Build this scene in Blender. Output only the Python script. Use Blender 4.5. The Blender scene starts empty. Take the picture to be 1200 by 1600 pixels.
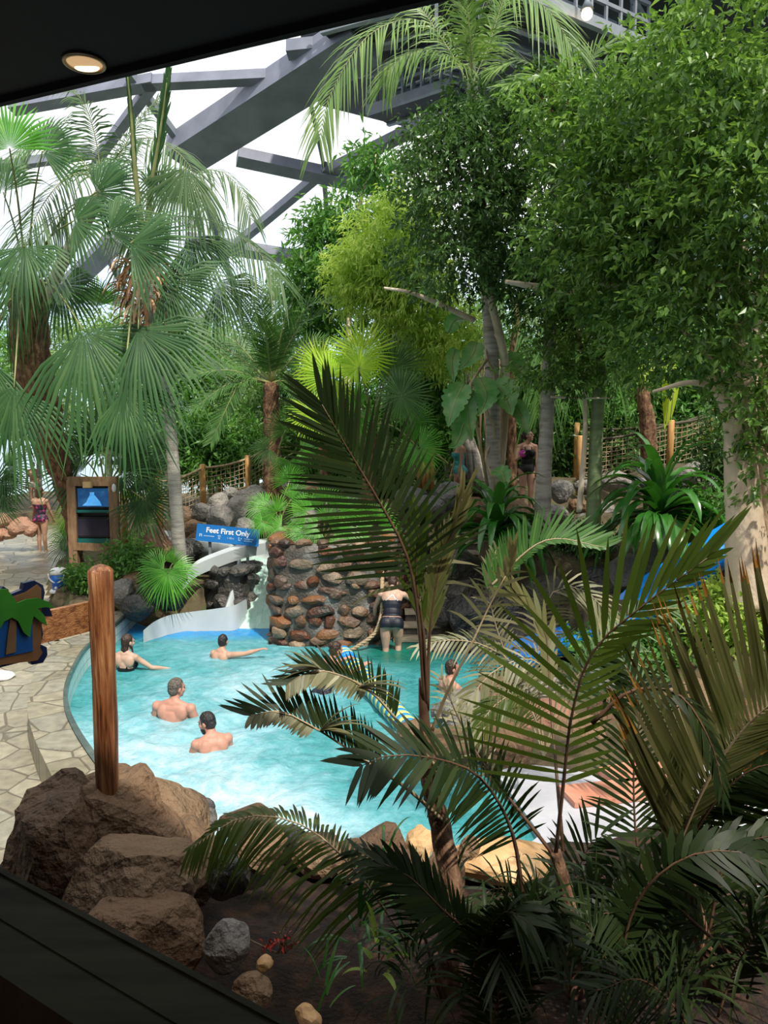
import bpy, bmesh, math, random
import numpy as np
from mathutils import Vector, Matrix, Quaternion, noise
random.seed(7); rng = np.random.default_rng(7)
PI = math.pi
sc = bpy.context.scene
COL = sc.collection

# ------------------------------------------------------------ camera, sky, sun, exposure
F = 1170.0; PITCH = math.radians(6.0); H = 3.4        # focal length in pixels of a 1200x1600 frame; eye height above the water
sp_, cp_ = math.sin(PITCH), math.cos(PITCH)
cam = bpy.data.cameras.new('camera'); camo = bpy.data.objects.new('camera', cam); COL.objects.link(camo)
camo.location = (0, 0, H); camo.rotation_euler = (PI/2 - PITCH, 0, 0)
cam.sensor_fit = 'VERTICAL'; cam.sensor_height = 36; cam.lens = F/1600*36; cam.clip_start = 0.05; cam.clip_end = 300
sc.camera = camo
sc.view_settings.view_transform = 'Standard'; sc.view_settings.look = 'None'
sc.view_settings.gamma = 1; sc.view_settings.use_curve_mapping = False
sc.view_settings.exposure = 0.0

w = bpy.data.worlds.new('sky'); sc.world = w; w.use_nodes = True
nt = w.node_tree; nt.nodes.clear()
out = nt.nodes.new('ShaderNodeOutputWorld'); bg = nt.nodes.new('ShaderNodeBackground')
tc = nt.nodes.new('ShaderNodeTexCoord'); sx = nt.nodes.new('ShaderNodeSeparateXYZ'); cr = nt.nodes.new('ShaderNodeValToRGB')
nt.links.new(tc.outputs['Generated'], sx.inputs[0]); nt.links.new(sx.outputs['Z'], cr.inputs[0])
e = cr.color_ramp.elements
e[0].position = 0.0; e[0].color = (0.55, 0.68, 0.72, 1)
e[1].position = 0.30; e[1].color = (1, 1, 1, 1)
m_ = cr.color_ramp.elements.new(0.12); m_.color = (0.60, 0.80, 0.95, 1)
nt.links.new(cr.outputs[0], bg.inputs[0]); nt.links.new(bg.outputs[0], out.inputs[0])
bg.inputs[1].default_value = 1.5

SUN = Vector((0.34, -0.60, 0.95)).normalized()
sd = bpy.data.lights.new('sun', 'SUN'); sd.energy = 4.8; sd.angle = math.radians(1.5); sd.color = (1.0, 0.93, 0.80)
so = bpy.data.objects.new('sun', sd); COL.objects.link(so); so.rotation_euler = SUN.to_track_quat('Z', 'Y').to_euler()
so.location = (4, -8, 14)

# ------------------------------------------------------------ helpers
def P(px, py, Y):
    v = (py-800)/F; s = Y/(cp_ - v*sp_); return Vector(((px-600)/F*s, Y, H - s*(sp_ + v*cp_)))
def G(px, py, z):
    v = (py-800)/F; s = (H-z)/(sp_ + v*cp_); return Vector(((px-600)/F*s, s*(cp_ - v*sp_), z))
def V(*a): return Vector(a)
def srgb(r, g, b):
    f = lambda c: (c/255/12.92) if c/255 <= 0.04045 else ((c/255+0.055)/1.055)**2.4
    return (f(r), f(g), f(b))

class MB:
    """collects faces, builds ONE mesh object"""
    def __init__(s): s.v = []; s.f = []; s.n = 0; s.mi = []
    def add(s, vs, fs, mi=0):
        b = s.n; s.v.append(np.asarray(vs, dtype=np.float64).reshape(-1, 3)); s.n += len(s.v[-1])
        for f in fs: s.f.append([i+b for i in f]); s.mi.append(mi)
    def addnp(s, vs, fs, mi=0):       # fs: (m,k) array
        b = s.n; s.v.append(vs); s.n += len(vs)
        s.f.extend((fs+b).tolist()); s.mi.extend([mi]*len(fs))
    def box(s, c, d, R=None, mi=0, taper=1.0):
        c = Vector(c); vs = []
        for z in (-1, 1):
            t = taper if z > 0 else 1
            for x, y in ((-1,-1),(1,-1),(1,1),(-1,1)):
                p = Vector((x*d[0]/2*t, y*d[1]/2*t, z*d[2]/2))
                if R is not None: p = R @ p
                vs.append(c+p)
        s.add(vs, [(3,2,1,0),(4,5,6,7),(0,1,5,4),(1,2,6,5),(2,3,7,6),(3,0,4,7)], mi)
    def tube(s, pts, r, n=8, mi=0, cap=True, flat=1.0, wob=0.0):
        pts = [Vector(p) for p in pts]; m = len(pts)
        if not hasattr(r, '__len__'): r = [r]*m
        T = [(pts[min(i+1, m-1)]-pts[max(i-1, 0)]).normalized() for i in range(m)]
        a = Vector((0, 0, 1)) if abs(T[0].z) < 0.9 else Vector((1, 0, 0))
        N = T[0].cross(a).normalized(); vs = []
        for i in range(m):
            N = (N - T[i]*N.dot(T[i])).normalized(); B = T[i].cross(N)
            for k in range(n):
                an = 2*PI*k/n; rr = r[i]*(1+(random.uniform(-wob, wob) if wob else 0))
                vs.append(pts[i] + N*math.cos(an)*rr + B*math.sin(an)*rr*flat)
        fs = [(i*n+k, i*n+(k+1) % n, (i+1)*n+(k+1) % n, (i+1)*n+k) for i in range(m-1) for k in range(n)]
        if cap: fs += [tuple(range(n-1, -1, -1)), tuple((m-1)*n+k for k in range(n))]
        s.add(vs, fs, mi)
    def ell(s, c, r, R=None, nu=14, nv=9, mi=0):
        c = Vector(c); vs = [c + (R @ Vector((0,0,-r[2])) if R else Vector((0,0,-r[2])))]
        for j in range(1, nv):
            ph = -PI/2 + PI*j/nv
            for i in range(nu):
                th = 2*PI*i/nu
                p = Vector((r[0]*math.cos(ph)*math.cos(th), r[1]*math.cos(ph)*math.sin(th), r[2]*math.sin(ph)))
                vs.append(c + (R @ p if R else p))
        vs.append(c + (R @ Vector((0,0,r[2])) if R else Vector((0,0,r[2]))))
        fs = [(0, 1+(i+1) % nu, 1+i) for i in range(nu)]
        for j in range(nv-2):
            for i in range(nu):
                a = 1+j*nu; fs.append((a+i, a+(i+1) % nu, a+nu+(i+1) % nu, a+nu+i))
        l = 1+(nv-2)*nu; fs += [(l+i, l+(i+1) % nu, len(vs)-1) for i in range(nu)]
        s.add(vs, fs, mi)
    def cap_(s, p, r, q, t, n=12, mi=0):          # tapered capsule
        p = Vector(p); q = Vector(q)
        s.tube([p, p.lerp(q, .33), p.lerp(q, .67), q], [r, r*.67+t*.33, r*.33+t*.67, t], n, mi)
        s.ell(p, (r, r, r), nu=n, nv=7, mi=mi); s.ell(q, (t, t, t), nu=n, nv=7, mi=mi)
    def prism(s, poly, z0, z1, mi=0):              # poly: list of (x,y)
        n = len(poly); vs = [(x, y, z0) for x, y in poly]+[(x, y, z1) for x, y in poly]
        s.add(vs, [tuple(range(n-1, -1, -1)), tuple(range(n, 2*n))]+[(i, (i+1) % n, n+(i+1) % n, n+i) for i in range(n)], mi)
    def strip(s, L, R, mi=0):
        n = len(L); vs = []
        for a, b in zip(L, R): vs += [a, b]
        s.add(vs, [(2*i, 2*i+1, 2*i+3, 2*i+2) for i in range(n-1)], mi)
    def build(s, name, mats, parent=None, smooth=True, kind=None, label=None, cat=None, group=None, loc=None):
        me = bpy.data.meshes.new(name)
        vs = np.concatenate(s.v) if s.v else np.zeros((0, 3))
        if loc is not None: vs = vs - np.array(loc)
        lens = np.array([len(f) for f in s.f], dtype=np.int32)
        flat = np.fromiter((i for f in s.f for i in f), dtype=np.int32, count=int(lens.sum()))
        me.vertices.add(len(vs)); me.vertices.foreach_set('co', vs.astype(np.float32).ravel())
        me.loops.add(len(flat)); me.loops.foreach_set('vertex_index', flat)
        me.polygons.add(len(lens)); st = np.zeros(len(lens), dtype=np.int32); st[1:] = np.cumsum(lens)[:-1]
        me.polygons.foreach_set('loop_start', st); me.polygons.foreach_set('loop_total', lens)
        me.polygons.foreach_set('material_index', np.array(s.mi, dtype=np.int32))
        me.polygons.foreach_set('use_smooth', np.full(len(lens), smooth))
        me.update(calc_edges=True); me.validate()
        if not isinstance(mats, (list, tuple)): mats = [mats]
        for m in mats: me.materials.append(m)
        o = bpy.data.objects.new(name, me); COL.objects.link(o)
        if loc is not None: o.location = loc
        if parent: o.parent = parent; 
        if parent and loc is None: o.location = -Vector(parent.location) if False else (0, 0, 0)
        tag(o, label, cat, group, kind); return o

def tag(o, label=None, cat=None, group=None, kind=None):
    if label: o['label'] = label
    if cat: o['category'] = cat
    if group: o['group'] = group
    if kind: o['kind'] = kind
    return o
def thing(name, label, cat, loc=(0, 0, 0), group=None, rz=0):
    o = bpy.data.objects.new(name, None); COL.objects.link(o); o.location = loc; o.rotation_euler = (0, 0, rz)
    o.empty_display_size = .1
    return tag(o, label, cat, group)
def part(mb, name, mats, par, smooth=True, label=None, kind=None):
    """mesh made in world coordinates, made a child of par (an unrotated thing, or a part of one)"""
    o = mb.build(name, mats, None, smooth, kind, label)
    o.parent = par
    q = par; L = Vector((0, 0, 0))
    while q is not None: L += Vector(q.location); q = q.parent
    o.location = -L
    return o
def struct(mb, name, mats, smooth=False, label=None): return mb.build(name, mats, None, smooth, 'structure', label)

def smooth_poly(pts, n=8):
    """Catmull-Rom through pts"""
    pts = [Vector(p) for p in pts]
    if len(pts) < 3: return [pts[0].lerp(pts[-1], i/n) for i in range(n+1)]
    q = [pts[0]*2-pts[1]]+pts+[pts[-1]*2-pts[-2]]; o = []
    for i in range(1, len(q)-2):
        for k in range(n):
            t = k/n; a, b, c, d = q[i-1], q[i], q[i+1], q[i+2]
            o.append(0.5*((2*b)+(c-a)*t+(2*a-5*b+4*c-d)*t*t+(3*b-a-3*c+d)*t**3))
    o.append(pts[-1]); return o
def resample(pts, n):
    d = [0]
    for a, b in zip(pts, pts[1:]): d.append(d[-1]+(b-a).length)
    o = []; j = 0
    for i in range(n+1):
        t = d[-1]*i/n
        while j < len(pts)-2 and d[j+1] < t: j += 1
        u = (t-d[j])/max(1e-9, d[j+1]-d[j]); o.append(pts[j].lerp(pts[j+1], min(1, max(0, u))))
    return o
def inside(x, y, poly):
    c = False; j = len(poly)-1
    for i in range(len(poly)):
        xi, yi = poly[i][0], poly[i][1]; xj, yj = poly[j][0], poly[j][1]
        if (yi > y) != (yj > y) and x < (xj-xi)*(y-yi)/(yj-yi)+xi: c = not c
        j = i
    return c

# ------------------------------------------------------------ materials
def nodes(m):
    m.use_nodes = True; t = m.node_tree; t.nodes.clear(); return t, t.nodes.new, t.links.new
def ramp(t, cols, pos=None):
    r = t.nodes.new('ShaderNodeValToRGB'); e = r.color_ramp.elements
    n = len(cols); pos = pos or [i/(n-1) for i in range(n)]
    e[0].position = pos[0]; e[0].color = (*cols[0], 1); e[1].position = pos[-1]; e[1].color = (*cols[-1], 1)
    for c, p in zip(cols[1:-1], pos[1:-1]): k = e.new(p); k.color = (*c, 1)
    return r
def mat(name, cols, rough=.6, scale=6, bump=0.0, bscale=20, metal=0, spec=.5, island=False, stretch=None, detail=4, pos=None, emit=None, obj=False):
    """principled with a noise (or per-island) colour ramp"""
    m = bpy.data.materials.new(name); t, N, L = nodes(m)
    o = N('ShaderNodeOutputMaterial'); p = N('ShaderNodeBsdfPrincipled'); L(p.outputs[0], o.inputs[0])
    p.inputs['Roughness'].default_value = rough; p.inputs['Metallic'].default_value = metal; p.inputs['Specular IOR Level'].default_value = spec
    if not isinstance(cols[0], (tuple, list)): cols = [cols]
    tcn = N('ShaderNodeTexCoord'); src = tcn.outputs['Object']
    if stretch:
        mp = N('ShaderNodeMapping'); mp.inputs['Scale'].default_value = stretch; L(src, mp.inputs[0]); src = mp.outputs[0]
    if len(cols) == 1: p.inputs['Base Color'].default_value = (*cols[0], 1)
    else:
        nz = N('ShaderNodeTexNoise'); nz.inputs['Scale'].default_value = scale; nz.inputs['Detail'].default_value = detail; L(src, nz.inputs[0])
        fac = nz.outputs[0]
        if island:
            g = N('ShaderNodeNewGeometry'); mx = N('ShaderNodeMath'); mx.operation = 'MULTIPLY_ADD'; mx.inputs[1].default_value = .35
            sb = N('ShaderNodeMath'); sb.operation = 'MULTIPLY_ADD'; sb.inputs[1].default_value = .95; sb.inputs[2].default_value = -.15
            L(g.outputs['Random Per Island'], sb.inputs[0]); L(nz.outputs[0], mx.inputs[0]); L(sb.outputs[0], mx.inputs[2]); fac = mx.outputs[0]
        elif obj:
            g = N('ShaderNodeObjectInfo'); mx = N('ShaderNodeMath'); mx.operation = 'MULTIPLY_ADD'; mx.inputs[1].default_value = .8
            sb = N('ShaderNodeMath'); sb.operation = 'MULTIPLY_ADD'; sb.inputs[1].default_value = .5; sb.inputs[2].default_value = -.15
            L(g.outputs['Random'], sb.inputs[0]); L(nz.outputs[0], mx.inputs[0]); L(sb.outputs[0], mx.inputs[2]); fac = mx.outputs[0]
        r = ramp(t, cols, pos or ([.3+.4*i/(len(cols)-1) for i in range(len(cols))] if not (island or obj) else None)); L(fac, r.inputs[0]); L(r.outputs[0], p.inputs['Base Color'])
    if bump:
        b = N('ShaderNodeBump'); b.inputs['Strength'].default_value = bump; b.inputs['Distance'].default_value = .03 if bscale > 18 else .07
        n2 = N('ShaderNodeTexNoise'); n2.inputs['Scale'].default_value = bscale; n2.inputs['Detail'].default_value = 6; L(src, n2.inputs[0])
        L(n2.outputs[0], b.inputs['Height']); L(b.outputs[0], p.inputs['Normal'])
    if emit: p.inputs['Emission Color'].default_value = (*emit[0], 1); p.inputs['Emission Strength'].default_value = emit[1]
    return m
def leafmat(name, cols, trans=.3, rough=.4, tcol=None, scale=1.5, spec=.45):
    m = bpy.data.materials.new(name); t, N, L = nodes(m)
    o = N('ShaderNodeOutputMaterial'); p = N('ShaderNodeBsdfPrincipled'); tr = N('ShaderNodeBsdfTranslucent'); mx = N('ShaderNodeMixShader')
    p.inputs['Roughness'].default_value = rough; p.inputs['Specular IOR Level'].default_value = spec
    g = N('ShaderNodeNewGeometry'); nz = N('ShaderNodeTexNoise'); nz.inputs['Scale'].default_value = scale; tcn = N('ShaderNodeTexCoord'); L(tcn.outputs['Object'], nz.inputs[0])
    a = N('ShaderNodeMath'); a.operation = 'MULTIPLY_ADD'; a.inputs[1].default_value = .6; L(g.outputs['Random Per Island'], a.inputs[0])
    b = N('ShaderNodeMath'); b.operation = 'MULTIPLY_ADD'; b.inputs[1].default_value = 1.0; b.inputs[2].default_value = -.3; L(nz.outputs[0], b.inputs[0]); L(b.outputs[0], a.inputs[2])
    r = ramp(t, cols); L(a.outputs[0], r.inputs[0]); L(r.outputs[0], p.inputs['Base Color'])
    hs = N('ShaderNodeHueSaturation'); hs.inputs['Hue'].default_value = .485; hs.inputs['Saturation'].default_value = 1.1; hs.inputs['Value'].default_value = 1.7
    L(r.outputs[0], hs.inputs['Color']); L(hs.outputs[0], tr.inputs[0])
    mx.inputs[0].default_value = trans; L(p.outputs[0], mx.inputs[1]); L(tr.outputs[0], mx.inputs[2]); L(mx.outputs[0], o.inputs[0])
    return m

# ------------------------------------------------------------ foliage generators
def leaf_cloud(mb, blobs, n, size, wr=.45, droop=.4, twig=9, seed=0, spread=.22, flat=1.0, shell=.6, mi=0):
    """blobs: (centre, (rx,ry,rz)). Clumps of small folded leaves on short twigs inside the blobs"""
    r = np.random.default_rng(seed+11)
    vol = np.array([b[1][0]*b[1][1]*b[1][2] for b in blobs])**(2/3); vol /= vol.sum()
    nc = max(1, n//twig); bi = r.choice(len(blobs), nc, p=vol)
    C = np.array([b[0][:] for b in blobs])[bi]; Rr = np.array([b[1][:] for b in blobs])[bi]
    d = r.normal(size=(nc, 3)); d /= np.linalg.norm(d, axis=1)[:, None]
    rad = (shell+(1-shell)*r.random(nc))[:, None]*(1+.13*np.sin(d[:, :1]*7+d[:, 2:]*5+seed))
    rad = np.where(r.random((nc, 1)) < .25, rad*r.random((nc, 1)), rad)
    cen = C + d*rad*Rr
    out = d*np.array([1, 1, .5]) + r.normal(size=(nc, 3))*.5; out /= np.linalg.norm(out, axis=1)[:, None]
    k = np.repeat(np.arange(nc), twig); m = len(k)
    t = r.random((m, 1)); tl = size*twig*.32
    p = cen[k] + out[k]*t*tl + r.normal(size=(m, 3))*spread*size
    dr = out[k]*.7 + r.normal(size=(m, 3))*.75; dr[:, 2] -= droop; dr /= np.linalg.norm(dr, axis=1)[:, None]
    up = np.array([0, 0, 1.0])*flat + r.normal(size=(m, 3))*.45
    sd_ = np.cross(dr, up); sd_ /= np.linalg.norm(sd_, axis=1)[:, None]+1e-9
    nn = np.cross(sd_, dr); L_ = size*(.65+.7*r.random((m, 1))); W = L_*wr
    v = np.empty((m, 4, 3)); v[:, 0] = p; v[:, 1] = p+dr*L_*.45+sd_*W*.5+nn*W*.15; v[:, 2] = p+dr*L_-nn*L_*.12; v[:, 3] = p+dr*L_*.45-sd_*W*.5+nn*W*.15
    b = np.arange(m)[:, None]*4
    f = np.concatenate([b+np.array([0, 1, 2]), b+np.array([0, 2, 3])])
    mb.addnp(v.reshape(-1, 3), f, mi)

def frond(mb, pts, L, n=40, t0=.25, ang=(65, 25), w=.02, N=(0, -1, .4), sl=1.0, sr=1.0, droop=.15, rr=.012, mi=0, mr=1, lift=0.0, jit=.08, prof=(.2, .85), rach=True, tip=None):
    """pinnate palm leaf: rachis through pts, n leaflets a side"""
    pts = smooth_poly(pts, 8); R = resample(pts, max(n, 8)); m = len(R)
    if rach: mb.tube(resample(pts, 14), [rr*(1.15-.95*i/14) for i in range(15)], 5, mr)
    N = Vector(N); vs = []; fs = []
    for i in range(m):
        t = i/(m-1)
        if t < t0: continue
        s = (t-t0)/(1-t0); T = (R[min(i+1, m-1)]-R[max(i-1, 0)]).normalized()
        S = T.cross(N).normalized(); NN = S.cross(T).normalized()
        a = math.radians(ang[0]*(1-s)+ang[1]*s)
        ln = L*math.sin(PI*(prof[0]+(prof[1]-prof[0])*s))**.7
        for sg, k in ((-1, sl), (1, sr)):
            if k <= 0: continue
            aa = a + random.uniform(-jit, jit)*1.2; l = ln*k*random.uniform(.88, 1.08)
            D = (T*math.cos(aa)+S*sg*math.sin(aa)+NN*(lift+random.uniform(-jit, jit))).normalized()
            Wd = D.cross(NN); Wd.normalize(); Wd = (Wd + NN*random.uniform(-.5, .5)*.6*sg).normalized()
            dz = droop*random.uniform(.6, 1.4); b0 = len(vs); p = R[i]
            for q, wq in ((0, .35), (.2, .95), (.6, .85), (.85, .45)):
                c = p + D*l*q - Vector((0, 0, 1))*dz*l*q*q
                vs += [c - Wd*w*wq/2, c + Wd*w*wq/2]
            vs.append(p + D*l - Vector((0, 0, 1))*dz*l)
            fs += [(b0, b0+1, b0+3, b0+2), (b0+2, b0+3, b0+5, b0+4), (b0+4, b0+5, b0+7, b0+6), (b0+6, b0+7, b0+8)]
    k0 = len(mb.f); mb.add([v[:] for v in vs], fs, mi)
    if tip is not None:
        for k in range(k0+3, len(mb.f), 4): mb.mi[k] = tip

def fan(mb, c, axis, nrm, R, n=34, spread=270, droop=.35, fuse=.5, mi=0, jit=.06, pleat=.03, w=1.0):
    """palmate fan leaf: pleated blade split into drooping segments"""
    c = Vector(c); A = Vector(axis).normalized(); Nn = Vector(nrm); Nn = (Nn - A*Nn.dot(A)).normalized(); S = A.cross(Nn)
    vs = []; fs = []; st = math.radians(spread)/n
    Z = Vector((0, 0, 1))
    def pt(r, a, off=0):
        q = max(0, r-.3)
        return c + (A*math.cos(a)+S*math.sin(a))*r*R + Nn*(off*R - .10*R*r*r) - Z*droop*R*q*q*1.6
    for i in range(n):
        a = -math.radians(spread)/2 + st*(i+.5); am = abs(a)/PI
        rl = (1-.28*am*am)*random.uniform(1-jit*1.5, 1+jit); fz = fuse*random.uniform(.85, 1.12)
        h = st/2*.97*w; b = len(vs)
        vs += [pt(0.02, a), pt(fz, a-h), pt(fz, a, pleat), pt(fz, a+h),
               pt(fz+(rl-fz)*.5, a-h*.45+random.uniform(-jit, jit)*.3), pt(fz+(rl-fz)*.5, a+h*.45+random.uniform(-jit, jit)*.3), pt(rl, a+random.uniform(-jit, jit))]
        fs += [(b, b+1, b+2), (b, b+2, b+3), (b+1, b+4, b+2), (b+2, b+4, b+5), (b+2, b+5, b+3), (b+4, b+6, b+5)]
    mb.add([v[:] for v in vs], fs, mi)

def strap(mb, base, d, L, W, arch=.8, seg=7, fold=.25, mi=0, tipw=.05):
    """arching strap leaf"""
    p = Vector(base); d = Vector(d).normalized(); S = d.cross(Vector((0, 0, 1)))
    S = S.normalized() if S.length > .05 else Vector((1, 0, 0))
    vs = []; st = L/seg
    for i in range(seg+1):
        t = i/seg; wd = W*(math.sin(PI*min(1, .12+.88*t)) ** .6 if t < 1 else tipw)*(1-.3*t)
        N = S.cross(d).normalized()
        vs += [p-S*wd/2+N*wd*fold, p, p+S*wd/2+N*wd*fold]
        d = (d - Vector((0, 0, 1))*arch*st/L*(1+1.2*t)).normalized(); p = p+d*st
    fs = []
    for i in range(seg):
        a = 3*i; fs += [(a, a+1, a+4, a+3), (a+1, a+2, a+5, a+4)]
    mb.add([v[:] for v in vs], fs, mi)

def rock_mesh(mb, c, r, seed=0, sub=3, cuts=9, rough=.10, R=None, mi=0):
    bm = bmesh.new(); bmesh.ops.create_icosphere(bm, subdivisions=sub, radius=1)
    rd = random.Random(seed); pl = []
    for k in range(cuts):
        n = Vector((rd.gauss(0, 1), rd.gauss(0, 1), rd.gauss(0, 1))).normalized(); pl.append((n, rd.uniform(.62, .9)))
    off = Vector((rd.uniform(-50, 50), rd.uniform(-50, 50), rd.uniform(-50, 50)))
    vs = []
    for v in bm.verts:
        p = v.co.copy()
        for n, d in pl:
            e = p.dot(n)-d
            if e > 0: p -= n*e*.92
        p *= 1+rough*noise.noise(p*1.6+off)*1.6+rough*.5*noise.noise(p*5+off)+(rough*.45*abs(noise.noise(p*3+off*2))-rough*.3*abs(noise.noise(p*9+off)) if sub > 3 else 0)
        p = Vector((p.x*r[0], p.y*r[1], p.z*r[2]))
        if R is not None: p = R @ p
        vs.append((Vector(c)+p)[:])
    mb.add(vs, [tuple(v.index for v in f.verts) for f in bm.faces], mi); bm.free()
ORD = ['leftmost', 'second from left', 'third from left', 'fourth from left', 'fifth from left', 'sixth from left', 'seventh from left', 'eighth from left', 'ninth from left', 'tenth from left', 'eleventh from left', 'twelfth from left', 'thirteenth from left', 'fourteenth from left', 'fifteenth from left', 'sixteenth from left', 'seventeenth from left', 'eighteenth from left', 'nineteenth from left', 'twentieth from left']
# ------------------------------------------------------------ material set
M = {}
M['soil'] = mat('dark_soil', [(.006, .004, .003), (.022, .011, .006), (.06, .028, .014)], .95, 9, .9, 40)
M['bank'] = mat('planted_soil', [(.03, .025, .012), (.10, .075, .04), (.06, .09, .03)], .95, 3, .9, 25)
M['tan_rock'] = mat('tan_brown_rock', [(.035, .018, .009), (.15, .085, .045), (.20, .125, .07), (.32, .22, .14)], .75, 3.5, 1.0, 16, obj=True, detail=9)
M['grey_rock'] = mat('grey_rock', [(.06, .06, .06), (.20, .19, .18), (.40, .37, .33)], .7, 2.5, .9, 16, obj=True)
M['dark_rock'] = mat('dark_wet_rock', [(.012, .012, .013), (.05, .048, .045), (.14, .12, .10)], .35, 3, 1.0, 12, obj=True)
M['red_rock'] = mat('reddish_rock', [(.14, .06, .04), (.34, .18, .12), (.45, .30, .21)], .8, 2.5, .7, 14, obj=True)
M['gold_rock'] = mat('golden_sandstone', [(.42, .24, .10), (.62, .38, .18), (.70, .48, .26)], .7, 3, .4, 10)
M['stone_mix'] = mat('mixed_masonry_stone', [(.02, .018, .016), (.12, .04, .018), (.08, .06, .045), (.22, .09, .03), (.13, .11, .085), (.27, .18, .11), (.06, .022, .016)], .45, 4, .8, 22, island=True)
M['mortar'] = mat('wet_mortar', [(.035, .03, .022), (.09, .08, .065), (.26, .26, .26)], .45, 3, .8, 30)
M['wood_post'] = mat('varnished_log', [(.05, .014, .006), (.20, .07, .025), (.34, .14, .055), (.48, .26, .12)], .38, 4.5, .5, 9, stretch=(7, 7, .55), detail=6)
M['wood_board'] = mat('stained_board', [(.10, .035, .012), (.26, .11, .04), (.36, .17, .07)], .4, 4, .3, 12, stretch=(.8, 8, 12))
M['wood_frame'] = mat('weathered_timber', [(.16, .09, .045), (.30, .18, .10)], .6, 5, .3, 20, stretch=(3, 3, 1))
M['step_wood'] = mat('grooved_step_plank', [(.30, .25, .18), (.52, .45, .34)], .6, 6, .2, 30, stretch=(1, 6, 6))
M['riser'] = mat('step_riser', [(.05, .045, .04), (.14, .12, .10)], .8, 8, .3, 30)
M['fence_wood'] = mat('golden_fence_post', [(.42, .22, .07), (.62, .36, .13)], .5, 6, .2, 20, stretch=(4, 4, 1))
M['rope'] = mat('hemp_rope', [(.30, .22, .13), (.50, .39, .25)], .85, 30, .3, 80)
M['dark_rope'] = mat('dark_rope', [(.05, .045, .03), (.14, .12, .08)], .85, 30, .3, 80)
M['white'] = mat('white_plastic', (.80, .82, .84), .3)
M['blue'] = mat('blue_plastic', (.01, .12, .52), .3)
M['slide_blue'] = mat('blue_slide_fibreglass', [(.005, .20, .72), (.01, .28, .85)], .12, 2)
M['flume'] = mat('pale_fibreglass_flume', [(.42, .47, .50), (.55, .60, .62)], .22, 1.2)
M['flume_water'] = mat('thin_running_water', [(.42, .72, .62), (.70, .90, .84)], .06, 3, .6, 9, stretch=(4, 1, 1))
M['steel'] = mat('grey_roof_steel', [(.17, .18, .23), (.26, .27, .34)], .6, 1.5)
M['steel_light'] = mat('light_galvanised_steel', [(.17, .19, .22), (.25, .28, .31)], .5, 2)
M['dark_ceiling'] = mat('dark_ceiling_panel', [(.020, .022, .03), (.035, .036, .048)], .8, 1)
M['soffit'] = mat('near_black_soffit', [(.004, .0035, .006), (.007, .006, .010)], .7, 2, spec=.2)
M['sill'] = mat('dark_green_grey_frame', [(.006, .008, .007), (.014, .017, .014)], .75, 5, .05, 30, stretch=(1, 6, 1), spec=.08)
M['table'] = mat('brown_table_wood', [(.30, .14, .07), (.50, .26, .14)], .5, 4, stretch=(1, 6, 1))
M['black'] = mat('black_plastic', (.012, .012, .014), .25)
M['teal'] = mat('teal_plastic_strip', (.0, .10, .09), .5)
M['trunk_grey'] = mat('smooth_grey_palm_trunk', [(.22, .19, .16), (.40, .37, .33), (.50, .46, .40)], .8, 3, .4, 18, stretch=(1, 1, 5))
M['trunk_green'] = mat('green_palm_stem', [(.12, .17, .07), (.22, .28, .14)], .5, 3, .2, 18, stretch=(1, 1, 5))
M['trunk_pale'] = mat('pale_smooth_bark', [(.40, .30, .20), (.62, .50, .37), (.72, .61, .47)], .75, 2.0, .4, 12, stretch=(1, 1, .5))
M['trunk_fibre'] = mat('brown_fibrous_bark', [(.05, .022, .012), (.16, .08, .045), (.30, .19, .11)], .95, 14, 1.0, 30, stretch=(1, 1, .5))
M['dead_leaf'] = mat('dry_orange_leaf_bases', [(.25, .12, .05), (.50, .30, .15), (.62, .45, .28)], .85, 6, island=True)
M['stem'] = mat('green_leaf_stem', [(.14, .16, .05), (.28, .30, .12)], .5, 4)
M['stem_dark'] = mat('dark_brown_rachis', [(.05, .025, .015), (.14, .08, .045)], .45, 6)
M['stem_tan'] = mat('tan_rachis', [(.32, .24, .14), (.50, .40, .25)], .45, 6)
L = {}
L['ficus'] = leafmat('glossy_bright_leaves', [(.032, .085, .02), (.10, .21, .04), (.26, .42, .10)], .36, .36)
L['ficus_dark'] = leafmat('glossy_dark_leaves', [(.022, .06, .016), (.06, .135, .035), (.14, .26, .07)], .28, .3)
L['bamboo'] = leafmat('yellow_green_leaves', [(.14, .27, .04), (.34, .50, .10), (.60, .70, .22)], .4, .45)
L['mid'] = leafmat('mid_green_leaves', [(.04, .12, .02), (.09, .24, .045), (.19, .38, .09)], .35, .45)
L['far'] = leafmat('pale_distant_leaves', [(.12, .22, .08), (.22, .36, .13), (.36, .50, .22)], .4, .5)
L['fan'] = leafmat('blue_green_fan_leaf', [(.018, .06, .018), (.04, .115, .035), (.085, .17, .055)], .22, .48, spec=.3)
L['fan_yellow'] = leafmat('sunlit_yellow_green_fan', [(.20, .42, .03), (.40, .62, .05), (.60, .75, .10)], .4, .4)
L['fan_fresh'] = leafmat('fresh_green_fan', [(.05, .22, .02), (.10, .36, .04), (.20, .46, .08)], .3, .35)
L['feather'] = leafmat('grey_green_feather_leaf', [(.035, .085, .03), (.07, .14, .05), (.14, .21, .09)], .25, .45, spec=.3)
L['cycad'] = leafmat('soft_green_feather_leaf', [(.028, .085, .018), (.06, .155, .032), (.13, .25, .065)], .25, .45, spec=.35)
L['royal'] = leafmat('light_green_feather_leaf', [(.07, .15, .035), (.14, .25, .06), (.28, .40, .12)], .35, .4)
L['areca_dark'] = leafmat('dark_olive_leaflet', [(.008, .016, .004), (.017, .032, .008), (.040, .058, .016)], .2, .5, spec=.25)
L['areca_olive'] = leafmat('olive_green_leaflet', [(.035, .06, .010), (.06, .095, .016), (.10, .14, .03)], .35, .38, spec=.4)
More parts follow.
